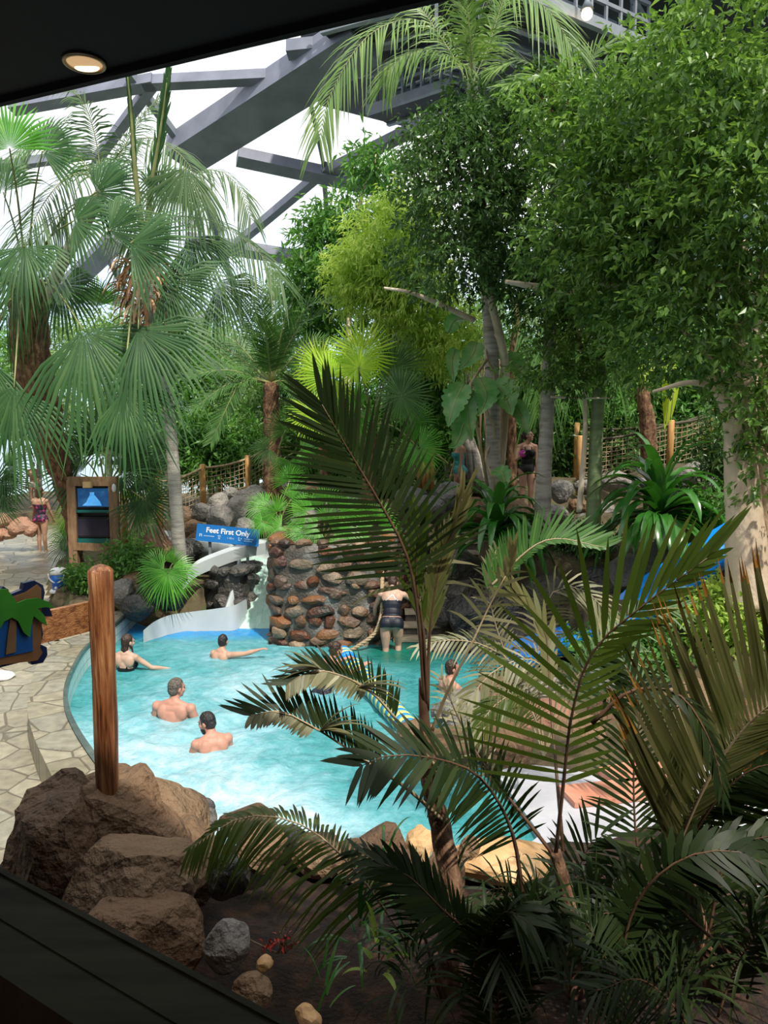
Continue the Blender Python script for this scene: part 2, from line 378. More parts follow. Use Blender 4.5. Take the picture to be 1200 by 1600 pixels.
L['areca_cream'] = leafmat('sunlit_cream_leaflet', [(.07, .08, .03), (.17, .17, .08), (.46, .42, .26)], .25, .45)  # cream tone puts direct sunlight into the leaflet colour
L['strap'] = leafmat('glossy_strap_leaf', [(.015, .075, .010), (.035, .15, .022), (.08, .25, .04)], .2, .25, spec=.6)
L['monstera'] = leafmat('variegated_climber_leaf', [(.04, .17, .04), (.09, .27, .07), (.32, .44, .18)], .3, .35, scale=5)
L['banana'] = leafmat('yellow_green_banana_leaf', [(.30, .45, .03), (.48, .62, .06)], .4, .4)
L['reedy'] = leafmat('green_brown_reed_leaflet', [(.08, .11, .03), (.14, .14, .05), (.20, .18, .08)], .35, .35)

# crazy paving, pool water, tiles
def paving_mat():
    m = bpy.data.materials.new('crazy_paving'); t, N, K = nodes(m)
    o = N('ShaderNodeOutputMaterial'); p = N('ShaderNodeBsdfPrincipled'); K(p.outputs[0], o.inputs[0])
    tcn = N('ShaderNodeTexCoord'); nz = N('ShaderNodeTexNoise'); nz.inputs['Scale'].default_value = 1.2; K(tcn.outputs['Object'], nz.inputs[0])
    ad = N('ShaderNodeMixRGB'); ad.inputs[0].default_value = .12; K(tcn.outputs['Object'], ad.inputs[1]); K(nz.outputs['Color'], ad.inputs[2])
    mp = N('ShaderNodeMapping'); mp.inputs['Scale'].default_value = (1, 1, .01); K(ad.outputs[0], mp.inputs[0])
    v1 = N('ShaderNodeTexVoronoi'); v1.feature = 'DISTANCE_TO_EDGE'; v1.inputs['Scale'].default_value = 2.6; K(mp.outputs[0], v1.inputs['Vector'])
    v2 = N('ShaderNodeTexVoronoi'); v2.inputs['Scale'].default_value = 2.6; K(mp.outputs[0], v2.inputs['Vector'])
    r = ramp(t, [(.17, .15, .10), (.26, .235, .17), (.33, .30, .22), (.21, .205, .17)]); sp = N('ShaderNodeSeparateXYZ'); K(v2.outputs['Color'], sp.inputs[0]); K(sp.outputs[0], r.inputs[0])
    n3 = N('ShaderNodeTexNoise'); n3.inputs['Scale'].default_value = 9; n3.inputs['Detail'].default_value = 6; K(tcn.outputs['Object'], n3.inputs[0])
    ov = N('ShaderNodeMixRGB'); ov.blend_type = 'OVERLAY'; ov.inputs[0].default_value = .6; K(r.outputs[0], ov.inputs[1]); K(n3.outputs[0], ov.inputs[2])
    g = ramp(t, [(0, 0, 0), (1, 1, 1)], [.010, .028]); K(v1.outputs['Distance'], g.inputs[0])
    mx = N('ShaderNodeMixRGB'); mx.inputs[1].default_value = (.13, .11, .08, 1); K(g.outputs[0], mx.inputs[0]); K(ov.outputs[0], mx.inputs[2]); K(mx.outputs[0], p.inputs['Base Color'])
    rr = N('ShaderNodeMapRange'); rr.inputs[3].default_value = .12; rr.inputs[4].default_value = .6; K(n3.outputs[0], rr.inputs[0]); K(rr.outputs[0], p.inputs['Roughness'])
    b = N('ShaderNodeBump'); b.inputs['Strength'].default_value = .5; b.inputs['Distance'].default_value = .02
    s2 = N('ShaderNodeMath'); s2.operation = 'ADD'; K(g.outputs[0], s2.inputs[0]); K(n3.outputs[0], s2.inputs[1]); K(s2.outputs[0], b.inputs['Height']); K(b.outputs[0], p.inputs['Normal'])
    return m
def tile_mat():
    m = bpy.data.materials.new('pool_tiles'); t, N, K = nodes(m)
    o = N('ShaderNodeOutputMaterial'); p = N('ShaderNodeBsdfPrincipled'); K(p.outputs[0], o.inputs[0]); p.inputs['Roughness'].default_value = .2
    uv = N('ShaderNodeUVMap'); br = N('ShaderNodeTexBrick'); br.offset = 0; br.inputs['Scale'].default_value = 1; br.inputs['Brick Width'].default_value = .24; br.inputs['Row Height'].default_value = .12
    br.inputs['Mortar Size'].default_value = .006; br.inputs['Color1'].default_value = (.72, .80, .80, 1); br.inputs['Color2'].default_value = (.62, .74, .76, 1); br.inputs['Mortar'].default_value = (.3, .38, .4, 1)
    K(uv.outputs[0], br.inputs['Vector']); K(br.outputs[0], p.inputs['Base Color'])
    return m
def water_mat():
    m = bpy.data.materials.new('churning_pool_water'); t, N, K = nodes(m)
    o = N('ShaderNodeOutputMaterial'); p = N('ShaderNodeBsdfPrincipled')
    tcn = N('ShaderNodeTexCoord'); at = N('ShaderNodeAttribute'); at.attribute_name = 'foam'
    wn = N('ShaderNodeTexNoise'); wn.inputs['Scale'].default_value = .8; wn.inputs['Detail'].default_value = 3; K(tcn.outputs['Object'], wn.inputs[0])
    ad = N('ShaderNodeMixRGB'); ad.inputs[0].default_value = .35; K(tcn.outputs['Object'], ad.inputs[1]); K(wn.outputs['Color'], ad.inputs[2])
    n1 = N('ShaderNodeTexNoise'); n1.inputs['Scale'].default_value = 1.5; n1.inputs['Detail'].default_value = 9; n1.inputs['Roughness'].default_value = .68; K(ad.outputs[0], n1.inputs[0])
    s = N('ShaderNodeMath'); s.operation = 'MULTIPLY_ADD'; s.inputs[1].default_value = 1.3; K(n1.outputs[0], s.inputs[0])
    nf = N('ShaderNodeTexNoise'); nf.inputs['Scale'].default_value = 11; nf.inputs['Detail'].default_value = 8; nf.inputs['Roughness'].default_value = .75; K(ad.outputs[0], nf.inputs[0])
    nm = N('ShaderNodeMixRGB'); nm.inputs[0].default_value = .42; K(n1.outputs[0], nm.inputs[1]); K(nf.outputs[0], nm.inputs[2]); K(nm.outputs[0], s.inputs[0]); s.inputs[1].default_value = 1.7
    fo = N('ShaderNodeMath'); fo.operation = 'MULTIPLY_ADD'; fo.inputs[1].default_value = .62; fo.inputs[2].default_value = -.70; K(at.outputs['Fac'], fo.inputs[0]); K(fo.outputs[0], s.inputs[2])
    r = ramp(t, [(.02, .19, .18), (.06, .34, .37), (.13, .40, .46), (.28, .51, .59), (.60, .69, .75)], [0.0, .28, .48, .72, 1.0]); K(s.outputs[0], r.inputs[0])
    # deep blue paint of the basin shows near the flume, green where the steps go down
    a2 = N('ShaderNodeAttribute'); a2.attribute_name = 'blue'; mb_ = N('ShaderNodeMixRGB'); mb_.inputs[2].default_value = (.015, .30, .78, 1); K(a2.outputs['Fac'], mb_.inputs[0]); K(r.outputs[0], mb_.inputs[1])
    a3 = N('ShaderNodeAttribute'); a3.attribute_name = 'green'; mg = N('ShaderNodeMixRGB'); mg.inputs[2].default_value = (.01, .16, .12, 1); K(a3.outputs['Fac'], mg.inputs[0]); K(mb_.outputs[0], mg.inputs[1])
    K(mg.outputs[0], p.inputs['Base Color']); p.inputs['Roughness'].default_value = .07; p.inputs['IOR'].default_value = 1.33
    b = N('ShaderNodeBump'); b.inputs['Strength'].default_value = .8; b.inputs['Distance'].default_value = .06
    n2 = N('ShaderNodeTexNoise'); n2.inputs['Scale'].default_value = 7; n2.inputs['Detail'].default_value = 7; n2.inputs['Roughness'].default_value = .6; K(ad.outputs[0], n2.inputs[0])
    K(n2.outputs[0], b.inputs['Height']); K(b.outputs[0], p.inputs['Normal'])
    tr = N('ShaderNodeBsdfTransparent'); tr.inputs[0].default_value = (.45, .92, .90, 1); mx = N('ShaderNodeMixShader')
    f = N('ShaderNodeMapRange'); f.inputs[1].default_value = .2; f.inputs[2].default_value = .65; f.inputs[3].default_value = .78; f.inputs[4].default_value = 1.0; K(s.outputs[0], f.inputs[0])
    K(f.outputs[0], mx.inputs[0]); K(tr.outputs[0], mx.inputs[1]); K(p.outputs[0], mx.inputs[2]); K(mx.outputs[0], o.inputs[0])
    return m
def glass_mat():
    m = bpy.data.materials.new('roof_glass'); t, N, K = nodes(m)
    o = N('ShaderNodeOutputMaterial'); tr = N('ShaderNodeBsdfTransparent'); tr.inputs[0].default_value = (.97, .98, 1, 1); g = N('ShaderNodeBsdfGlossy'); g.inputs['Roughness'].default_value = .05
    mx = N('ShaderNodeMixShader'); mx.inputs[0].default_value = .06; K(tr.outputs[0], mx.inputs[1]); K(g.outputs[0], mx.inputs[2]); K(mx.outputs[0], o.inputs[0]); return m
M['paving'] = paving_mat(); M['tiles'] = tile_mat(); M['water'] = water_mat(); M['glass'] = glass_mat()
M['coping_edge'] = mat('dark_green_coping_tile', [(.05, .08, .075), (.10, .14, .13)], .25, 8)
M['basin'] = mat('pale_blue_basin', [(.35, .65, .70), (.45, .75, .80)], .4, 2)
M['pale_floor'] = mat('pale_lavender_floor', [(.40, .41, .46), (.52, .53, .59)], .35, 2, .15, 12)
M['terracotta'] = mat('salmon_pink_mat', [(.50, .20, .13), (.62, .29, .20)], .6, 5)

# ------------------------------------------------------------ the pool outline (plan view, water at z = 0)
def g2(px, py, z=0.0): q = G(px, py, z); return (q.x, q.y)
inner_px = [(212, 948), (186, 972), (160, 992), (135, 1014), (118, 1042), (107, 1072), (108, 1105), (122, 1138), (150, 1180), (185, 1222), (232, 1262)]
INNER = [g2(a, b, .30) for a, b in inner_px]
POOL = INNER + [(-2.0, 5.55), (-1.2, 5.35), (-.2, 5.3), (.9, 5.35), (1.35, 5.9), (1.0, 7.0), (.85, 8.3), (1.2, 9.3), (2.4, 9.6), (3.0, 10.4), (2.5, 11.1), (1.2, 11.3), (.95, 11.5), (.6, 12.3), (.1, 12.3), (-.1, 11.9), (-1.0, 11.6), (-1.9, 11.8), (-1.85, 12.7), (-2.0, 14.5), (-2.75, 14.5), (-3.0, 13.3), (-4.0, 12.7)]
CTRL = [(0, -1, 0), (-3, 1, 0), (-2, 3, .65), (-1, 3.6, .6), (0, 3.2, .45), (1.5, 3, .4), (3, 3, .4), (-.6, 4.8, .35), (1, 4.9, .2), (3, 4.9, .1), (-2.9, 3.6, .3), (-3.6, 4.6, -.02), (-2.4, 4.9, .5),
        (1.6, 6.5, .02), (3.5, 6.5, .02), (6, 6, .2), (4.5, 7.8, .15), (6.5, 8.5, .8), (5, 9.2, .7), (8, 11, 2.0), (2, 8.4, .25), (3.4, 8.6, .3), (4.6, 10.6, 1.1), (3.5, 11.6, 1.0),
        (0.2, 13.0, 1.5), (-1, 12.8, 1.6), (1.7, 12.0, .6), (1.9, 13, 1.3), (2.6, 13.6, 1.6), (1.3, 14.6, 1.75), (.5, 15.5, 1.85), (2.6, 14.6, 1.8), (4, 14, 1.9), (4, 17, 2.4), (7, 17, 2.7), (5.5, 12.6, 1.7), (-2.1, 15.8, 1.5), (-3.5, 15.2, 1.1),
        (-3.6, 14, .8), (-4.6, 13.3, .5), (-5.5, 14.5, .55), (-4.5, 18, 1.4), (-2.5, 18, 2.1), (-6.0, 19.6, .7), (-1, 20, 2.3), (0, 30, 2), (-10, 30, .5), (-16, 20, .5), (-10, 14, .35), (-8, 9, -.03), (-12, 4, -.03), (10, 30, 2.5), (14, 14, 2.6), (12, 4, 1)]
CA = np.array(CTRL)
def terr(x, y):
    d2 = (CA[:, 0]-x)**2+(CA[:, 1]-y)**2+.04; wv = 1/d2**1.6; return float((wv*CA[:, 2]).sum()/wv.sum())
def pave_z(y): return -.02 + .47*min(1, max(0, (y-9)/7))
OUTER_px = [(118, 972), (82, 1006), (58, 1040), (46, 1080), (43, 1112), (52, 1150), (72, 1195), (98, 1246), (130, 1290)]
OUTER = [g2(a, b, .30) for a, b in OUTER_px]
PAVE = [g2(118, 966, .1)] + [(g2(*OUTER_px[i], .0)[0]+.2, g2(*OUTER_px[i], .0)[1]) for i in range(1, 9)] + [(-3.0, 3.0), (-14, 3.0), (-14, 24), (-9.8, 24), (-7.2, 22), (-6.3, 19.5), (-7.0, 16.0), (-6.6, 14.6), (-5.9, 13.2), (-4.9, 12.7)]
RIMP = [(x+.0, y) for x, y in INNER[:]]+[(x-.12, y) for x, y in OUTER[::-1]]
cxp = sum(p[0] for p in POOL)/len(POOL); cyp = sum(p[1] for p in POOL)/len(POOL)
mb = MB(); nx, ny = 190, 200; X0, X1, Y0, Y1 = -16, 14, -1.5, 34
vs = []
for j in range(ny+1):
    for i in range(nx+1):
        x = X0+(X1-X0)*i/nx; y = Y0+(Y1-Y0)*(j/ny)**1.25
        z = terr(x, y) + .05*noise.noise(Vector((x*1.3, y*1.3, 0)))
        if inside(x, y, POOL): z = -1.3
        elif inside(x, y, RIMP): z = -.25
        elif inside(x, y, PAVE): z = pave_z(y)-.12
        elif y > 12.3 and y < 15.4 and -3.35 < x < -1.75: z = -.4
        elif 12.5 < y < 15.2 and -4.9 < x < -3.2: z = min(z, .55 if y > 13.6 else .0)
        elif inside(x, y, [(-2.1, 11.4), (.3, 11.4), (.85, 13.2), (.3, 13.2), (-.1, 12.35), (-1.6, 12.3), (-1.65, 13.8), (-2.1, 13.8)]): z = -.4
        elif .0 < x < 1.75 and 11.5 < y < 14.9: z = min(z, (y-11.95)/.255*.165-.3)
        elif 1.0 < x < 4.8 and 11.2 < y < 12.35: z = -.4
        vs.append((x, y, z))
fs = [(j*(nx+1)+i, j*(nx+1)+i+1, (j+1)*(nx+1)+i+1, (j+1)*(nx+1)+i) for j in range(ny) for i in range(nx)]
fn = []; ff = []
for f in fs:
    (fn if vs[f[0]][1] < 6.2 else ff).append(f)
mb.add(vs, fn, 0); mb.add([], [], 1)
for f in ff: mb.f.append(list(f)); mb.mi.append(1)
struct(mb, 'planted_ground', [M['soil'], M['bank']], True)

# paved walkway
mb = MB(); vs = []; fs = []; idx = {}
ns = 110
for j in range(ns+1):
    for i in range(ns+1):
        x = -14+12.2*i/ns; y = 3+21*j/ns; vs.append((x, y, pave_z(y)+.006*noise.noise(Vector((x*3, y*3, 1)))))
for j in range(ns):
    for i in range(ns):
        x = -14+12.2*(i+.5)/ns; y = 3+21*(j+.5)/ns
        if inside(x, y, PAVE): a = j*(ns+1)+i; fs.append((a, a+1, a+ns+2, a+ns+1))
mb.add(vs, fs); struct(mb, 'floor_walkway', M['paving'], True)

# raised rim of the pool: paved top, outer face, dark edge strip, tiled inside wall
zt = .31
inn = resample(smooth_poly([V(x, y, zt) for x, y in INNER], 6), 60); ot = resample(smooth_poly([V(x, y, zt) for x, y in OUTER], 6), 60)
mb = MB(); ii = [p+(ot[k]-p).normalized()*.07 for k, p in enumerate(inn)]
mb.strip(ot, ii); mb.strip([V(p.x, p.y, -.15) for p in ot], ot)
mb.strip([V(p.x, p.y, zt-.1) for p in ii], [V(p.x, p.y, -.15) for p in ot])
struct(mb, 'trim_pool_rim', M['paving'], False)
mb = MB(); mb.strip([p+V(0, 0, .015) for p in ii], [p+V(0, 0, .015) for p in inn]); mb.strip([p+V(0, 0, .015) for p in inn], [p-V(0, 0, .05) for p in inn])
struct(mb, 'trim_pool_edge', M['coping_edge'], False)
def wall_uv(name, pts, z0, z1, m, closed=False, flip=False):
    me = bpy.data.meshes.new(name); v = []; d = [0]
    for k, p in enumerate(pts):
        v += [(p[0], p[1], z0), (p[0], p[1], z1)]
        if k: d.append(d[-1]+math.hypot(p[0]-pts[k-1][0], p[1]-pts[k-1][1]))
    f = [(2*i, 2*i+2, 2*i+3, 2*i+1) for i in range(len(pts)-1)]
    me.from_pydata(v, [], f); uvl = me.uv_layers.new(name='UVMap')
    for i, po in enumerate(me.polygons):
        for li, vi in zip(po.loop_indices, po.vertices): uvl.data[li].uv = (d[vi//2], v[vi][2])
    me.materials.append(m); o = bpy.data.objects.new(name, me); COL.objects.link(o); o['kind'] = 'structure'; return o
wall_uv('wall_pool_tiled', [(p.x, p.y) for p in inn], -1.3, zt-.05, M['tiles'])
rest = [POOL[k] for k in range(len(INNER)-1, len(POOL))]+[POOL[0]]
wall_uv('pool_basin', rest, -1.3, .0, M['basin'])

# water surface
def gauss(x, y, cx, cy, r): return math.exp(-((x-cx)**2+(y-cy)**2)/(r*r))
pm = np.array(POOL); bx0, by0 = pm.min(0)-.1; bx1, by1 = pm.max(0)+.1
bx0 -= .0; me_v = []; N1 = 190; fo = []; bl = []; gr = []
EXP = [(cxp+(x-cxp)*1.02, cyp+(y-cyp)*1.02) for x, y in POOL]
keep = {}
mbw = MB(); fs = []
for j in range(N1+1):
    for i in range(N1+1):
        x = bx0+(bx1-bx0)*i/N1; y = by0+(by1-by0)*j/N1
        chop = .6+1.0*gauss(x, y, -2.4, 7.4, 2.4)
        z = chop*(.030*noise.noise(Vector((x*2.2, y*2.2, 3)))+.016*noise.noise(Vector((x*6, y*6, 8)))+.008*noise.noise(Vector((x*13, y*13, 5))))
        me_v.append((x, y, z))
        fo.append(min(1, .22+.75*gauss(x, y, -2.7, 7.4, 1.9)+.55*gauss(x, y, -.9, 5.7, 1.0)+.35*gauss(x, y, -2.0, 11.2, 1.1)+.35*gauss(x, y, -1.6, 9.6, 1.2)+.5*gauss(x, y, -1.2, 5.6, .9)+.5*gauss(x, y, -2.3, 6.0, 1.2)))
        bb = max(0, min(1, (y-12.0)/.45))*max(0, min(1, (-1.6-x)/.15)); bl.append(.9*bb if y < 13.4 else .3*bb)
        gr.append(min(1, 1.3*gauss(x, y, .35, 11.4, .75)))
for j in range(N1):
    for i in range(N1):
        x = bx0+(bx1-bx0)*(i+.5)/N1; y = by0+(by1-by0)*(j+.5)/N1
        if inside(x, y, EXP): a = j*(N1+1)+i; fs.append((a, a+1, a+N1+2, a+N1+1))
mbw.add(me_v, fs); wo = struct(mbw, 'pool_water', M['water'], True)
for nm, dat in (('foam', fo), ('blue', bl), ('green', gr)):
    a = wo.data.attributes.new(nm, 'FLOAT', 'POINT'); a.data.foreach_set('value', np.array(dat, dtype=np.float32))

# pale sunlit shallow floor at the right
mb = MB(); mb.prism([(.95, 5.5), (1.3, 5.9), (1.05, 7.3), (2.5, 7.6), (5.6, 7.7), (5.8, 5.3), (3.6, 5.15), (1.6, 5.2)], -.2, .09)
struct(mb, 'floor_shallow_terrace', M['pale_floor'])

# ------------------------------------------------------------ roof: glazing, steel, dark gallery
RP0 = V(0, 19.6, 14.0); RN = V(0, .33, 1).normalized()
def RF(px, py, off=0):
    d = P(px, py, 10)-camo.location; t = (RP0-RN*off-camo.location).dot(RN)/d.dot(RN); return camo.location+d*t
def beam(mb, a, b, wpx, dep=.5, off=0):
    A = RF(*a, off); B = RF(*b, off); D = B-A; ln = D.length; X = D.normalized(); Wd = wpx*(A.y+B.y)/2/F
    Y_ = RN.cross(X).normalized(); R = Matrix((X, Y_, RN)).transposed()
    if abs(Y_.y) < .7: Wd *= .9
    mb.box((A+B)/2, (ln*1.01, Wd, dep), R)
tn = [0]
def trim(mb, m, kind_name=None, label=None):
    tn[0] += 1; return struct(mb, 'trim_%d' % tn[0], m, False, label)
for a, b, wd, dp, m, lab in [
    ((285, 242), (570, 60), 88, 1.1, 'steel', 'wide grey arched roof girder rising to the dark gallery'),
    ((225, 130), (480, 117), 22, .5, 'steel', None), ((20, 168), (240, 128), 26, .5, 'steel', None), ((200, 112), (302, 250), 15, .4, 'steel_light', None),
    ((372, 245), (590, 292), 34, .6, 'steel', None), ((505, 272), (700, 175), 22, .5, 'steel', None), ((512, 262), (300, 440), 16, .5, 'steel', None),
    ((466, 70), (508, 268), 7, .3, 'steel_light', None), ((505, 262), (520, 440), 9, .4, 'steel', None), ((290, 375), (520, 412), 32, .6, 'steel', None),
    ((318, 295), (375, 480), 11, .4, 'steel', None), ((75, 478), (185, 372), 44, .6, 'steel', None), ((165, 395), (205, 470), 10, .4, 'steel', None),
    ((240, 130), (150, 250), 20, .5, 'steel', None), ((450, 78), (620, 60), 26, .6, 'steel', None), ((0, 260), (140, 240), 14, .5, 'steel', None), ((-60, 420), (330, 500), 22, .5, 'steel', None)]:
    mb = MB(); beam(mb, a, b, wd*.72, dp*.6, off=dp*.3+.05); trim(mb, M[m], label=lab)
# glazing sheets lie on the steel
mb = MB(); gl = [RF(-140, 40, 0), RF(560, -60, 0), RF(720, 470, 0), RF(-140, 560, 0)]
mb.add([p[:] for p in gl]+[(p+RN*.03)[:] for p in gl], [(0, 1, 2, 3), (7, 6, 5, 4)])
o = struct(mb, 'window_1', M['glass']); 
# dark gallery roof to the right
def ceil_pt(px, py, z): d = P(px, py, 10)-camo.location; t = (z-H)/d.z; return camo.location+d*t
zc = 15.0
mb = MB(); q = [ceil_pt(470, 60, zc), ceil_pt(500, 165, zc), ceil_pt(640, 200, zc), ceil_pt(900, 175, zc), ceil_pt(1330, 190, zc), ceil_pt(1330, -60, zc), ceil_pt(470, -60, zc)]
mb.prism([(p.x, p.y) for p in q], zc, zc+.4); struct(mb, 'ceiling', M['dark_ceiling'])
mb = MB(); mb.box((ceil_pt(920, 150, zc)+V(3.6, 1.5, -4)), (8, .4, 9)); struct(mb, 'wall_far', mat('pale_teal_wall', [(.28, .42, .44), (.36, .50, .52)], .6, 1))
def gallery(pts, zt_, label, rails=True):
    """a hanging service walkway: two side rails, floor, uprights and light tubes"""
    t = thing('service_walkway', label, 'walkway', (0, 0, 0), None)
    A, B = pts; D = (B-A).normalized(); S = V(-D.y, D.x, 0)
    fl = MB(); n = 9
    R = Matrix((D, S, V(0, 0, 1))).transposed(); ln = (B-A).length
    fl.box((A+B)/2, (ln, 1.1, .12), R); part(fl, 'deck', M['dark_ceiling'], t, False)
    for sgn in (-1, 1):
        r = MB()
        for h in (.0, .55, 1.0): r.box((A+B)/2+S*.55*sgn+V(0, 0, h), (ln, .09 if h else .16, .09 if h else .26), R)
        part(r, 'side_rail', M['steel_light'], t, False)
    up = MB()
    for k in range(n+1):
        p = A.lerp(B, k/n)
        for sgn in (-1, 1): up.box(p+S*.55*sgn+V(0, 0, .5), (.07, .07, 1.1), R)
        if k % 3 == 0: up.box(p+V(0, 0, 1.2), (.06, .06, 2.0), R)
    part(up, 'uprights', M['steel_light'], t, False)
gallery((ceil_pt(520, 62, 13.4), ceil_pt(668, 22, 13.4)), 13.4, 'grey steel service walkway high under the roof, left of the tall palm')
gallery((ceil_pt(770, -2, 13.4), ceil_pt(985, 85, 13.4)), 13.4, 'grey steel service walkway high under the roof with a lit lamp')
gallery((ceil_pt(590, 182, 13.6), ceil_pt(720, 140, 13.6)), 13.6, 'lower grey steel walkway just left of the tall palm crown')
for a, b in [((480, 82), (650, 125)), ((650, 100), (740, 122)), ((600, 150), (712, 122)), ((730, 120), (830, 158)), ((560, 118), (690, 70)), ((700, 62), (900, 130)), ((770, 60), (1000, 145)), ((515, 90), (530, 165)), ((990, 0), (1035, 80))]:
    mb = MB(); mb.tube([ceil_pt(*a, zc-.3), ceil_pt(*b, zc-.3)], .10, 6); trim(mb, M['steel_light'])
t = thing('gallery_lamp', 'small warm lamp glowing on the service walkway near the top', 'lamp', ceil_pt(917, 22, 13.2))
b_ = ceil_pt(917, 22, 13.2)
mb = MB(); mb.ell(b_, (.13, .13, .13)); part(mb, 'bulb', mat('warm_bulb', (1, .8, .5), .5, emit=((1, .75, .42), 14)), t)
mb = MB(); mb.tube([b_+V(0, 0, .1), b_+V(0, 0, .3), b_+V(0, 0, 1)], [.16, .06, .04], 10); part(mb, 'housing', M['steel_light'], t)

# ------------------------------------------------------------ the building the picture is taken from
E1 = P(0, 160, 2.39); ez = H+1.0; E2 = P(620, 10, 1.88)
d = V(1.19, -.51, 0).normalized(); nb = V(-d.y, d.x, 0)   # outwards
base = V(E1.x, E1.y, 0)
a = base-d*6; b = base+d*9; c = b-nb*5; e_ = a-nb*5
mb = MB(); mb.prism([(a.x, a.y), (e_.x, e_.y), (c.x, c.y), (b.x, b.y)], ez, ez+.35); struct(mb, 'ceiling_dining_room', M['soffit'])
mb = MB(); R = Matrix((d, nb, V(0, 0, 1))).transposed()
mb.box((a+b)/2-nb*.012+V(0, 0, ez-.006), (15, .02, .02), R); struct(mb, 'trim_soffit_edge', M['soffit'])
S1 = G(0, 1355, H-.9); S2 = G(460, 1600, H-.9); sdv = (S2-S1); sdv.z = 0; sdv.normalize(); sn = V(-sdv.y, sdv.x, 0)
R2 = Matrix((sdv, sn, V(0, 0, 1))).transposed(); mid = (S1+S2)/2
mb = MB(); mb.box(mid-sn*.09-V(0, 0, .05), (9, .18, .10), R2); mb.box(mid-sn*.012+V(0, 0, .002), (9, .008, .006), R2); mb.box(mid-sn*.095+V(0, 0, .001), (9, .006, .004), R2)
struct(mb, 'trim_window_sill', M['sill'])
mb = MB(); mb.box(V(mid.x, mid.y, 0)-sn*.07+V(0, 0, (H-1.0)/2-.3), (9, .06, H-1.0+.5), R2); struct(mb, 'wall_building', M['soffit'])
ta_ = G(0, 1543, H-1.02); tb_ = G(80, 1602, H-1.02); t0_ = (ta_+tb_)/2; sdv = (tb_-ta_).normalized(); sn = V(-sdv.y, sdv.x, 0); R2 = Matrix((sdv, sn, V(0, 0, 1))).transposed()
tb = thing('dining_table', 'corner of a brown wooden table top below the dark sill', 'table', (t0_.x, t0_.y, 0))
mb = MB(); c0 = t0_-sn*.37; mb.box(c0, (1.1, .74, .035), R2); part(mb, 'tabletop', M['table'], tb, False); c0 = c0-sn*.12
for sx_, sy_ in ((-1, -1), (1, -1), (1, 1), (-1, 1)):
    mb = MB(); q = c0+sdv*.48*sx_+sn*.2*sy_; mb.box(V(q.x, q.y, (H-1.04+.0)/2+.85), (.06, .06, H-1.04-1.7), R2); part(mb, 'leg', M['table'], tb, False)
mb = MB(); mb.box(c0+V(0, 0, -(c0.z-.68)), (3.2, 2.6, .04), R2); struct(mb, 'floor_dining_room', M['soffit'])
# the hall's side walls, and an added unseen block behind that cuts sky light
mb = MB(); mb.box((-19, 14, 6), (.4, 36, 14)); struct(mb, 'wall_left', mat('hall_wall', [(.16, .15, .14), (.22, .21, .19)], .8, 1))
mb = MB(); mb.box((17, 14, 6), (.4, 36, 14)); struct(mb, 'wall_right', M['dark_ceiling'])
mb = MB(); mb.box((1, -9, 3.8), (36, 10, 9)); struct(mb, 'wall_sky_blocker', M['dark_ceiling'])
# added unseen spot that brightens the table, then the recessed downlight in view
ta = thing('ceiling_light', 'added unseen downlight brightening the dining table, behind the viewer', 'ceiling light', (-.7, .5, ez))
ld = bpy.data.lights.new('downlight', 'SPOT'); ld.energy = 60; ld.color = (1, .72, .45); ld.spot_size = 1.5; ld.shadow_soft_size = .05
lo = bpy.data.objects.new('lamp', ld); COL.objects.link(lo); lo.parent = ta; lo.location = (0, 0, -.03)
mb = MB(); mb.ell((-.7, .5, ez), (.05, .05, .012), nu=20); part(mb, 'diffuser', mat('added_lamp_diffuser', (.9, .7, .5), .5, emit=((1, .75, .45), 2)), ta)
lp = camo.location + (P(132, 96, 10)-camo.location)*((1.0)/((P(132, 96, 10)-camo.location).z))
t = thing('ceiling_light', 'round recessed downlight glowing warm in the black ceiling', 'ceiling light', lp)
mb = MB(); pts = []
for k in range(33): an = 2*PI*k/32; pts.append(lp+V(math.cos(an)*.052, math.sin(an)*.052, -.004))
mb.tube(pts, .006, 6, cap=False); part(mb, 'rim', mat('brass_rim', (.35, .25, .15), .4, metal=1), t)
mb = MB(); mb.ell(lp+V(0, 0, .0), (.050, .050, .012), nu=24); part(mb, 'diffuser', mat('warm_diffuser', (.30, .2, .12), .5, emit=((1.0, .62, .30), .55)), t)
mb = MB(); mb.ell(lp+V(.0, .016, -.009), (.034, .018, .008), nu=20); part(mb, 'bulb', mat('warm_tube', (.9, .7, .5), .5, emit=((1, .78, .48), 2.2)), t)
# ------------------------------------------------------------ boulders
def boulder(c, r, m, label, group=None, seed=0, rot=None, sub=3, cuts=9, rough=.10):
    mb = MB(); rd = random.Random(seed*7+3)
    R = Matrix.Rotation(rd.uniform(0, 6.28) if rot is None else rot, 3, 'Z') @ Matrix.Rotation(rd.uniform(-.25, .25), 3, 'X')
    rock_mesh(mb, (0, 0, 0), r, seed, sub, cuts, rough, R)
    o = mb.build('boulder', M[m], None, False, None, label, 'rock', group); o.location = c; return o
def brow(specs, where, group, seed):
    """row of boulders given left to right: (px,py,Y, half size px, material, height ratio)"""
    for k, (px, py, Y, s, m, hr) in enumerate(sorted(specs)):
        r = s*Y/F; word = {'tan_rock': 'tan brown', 'grey_rock': 'grey', 'dark_rock': 'dark wet', 'red_rock': 'reddish', 'gold_rock': 'golden'}[m]
        boulder(P(px, py, Y), (r, r*.85, r*hr), m, '%s boulder, %s of those %s' % (word, ORD[k], where), group, seed+k)
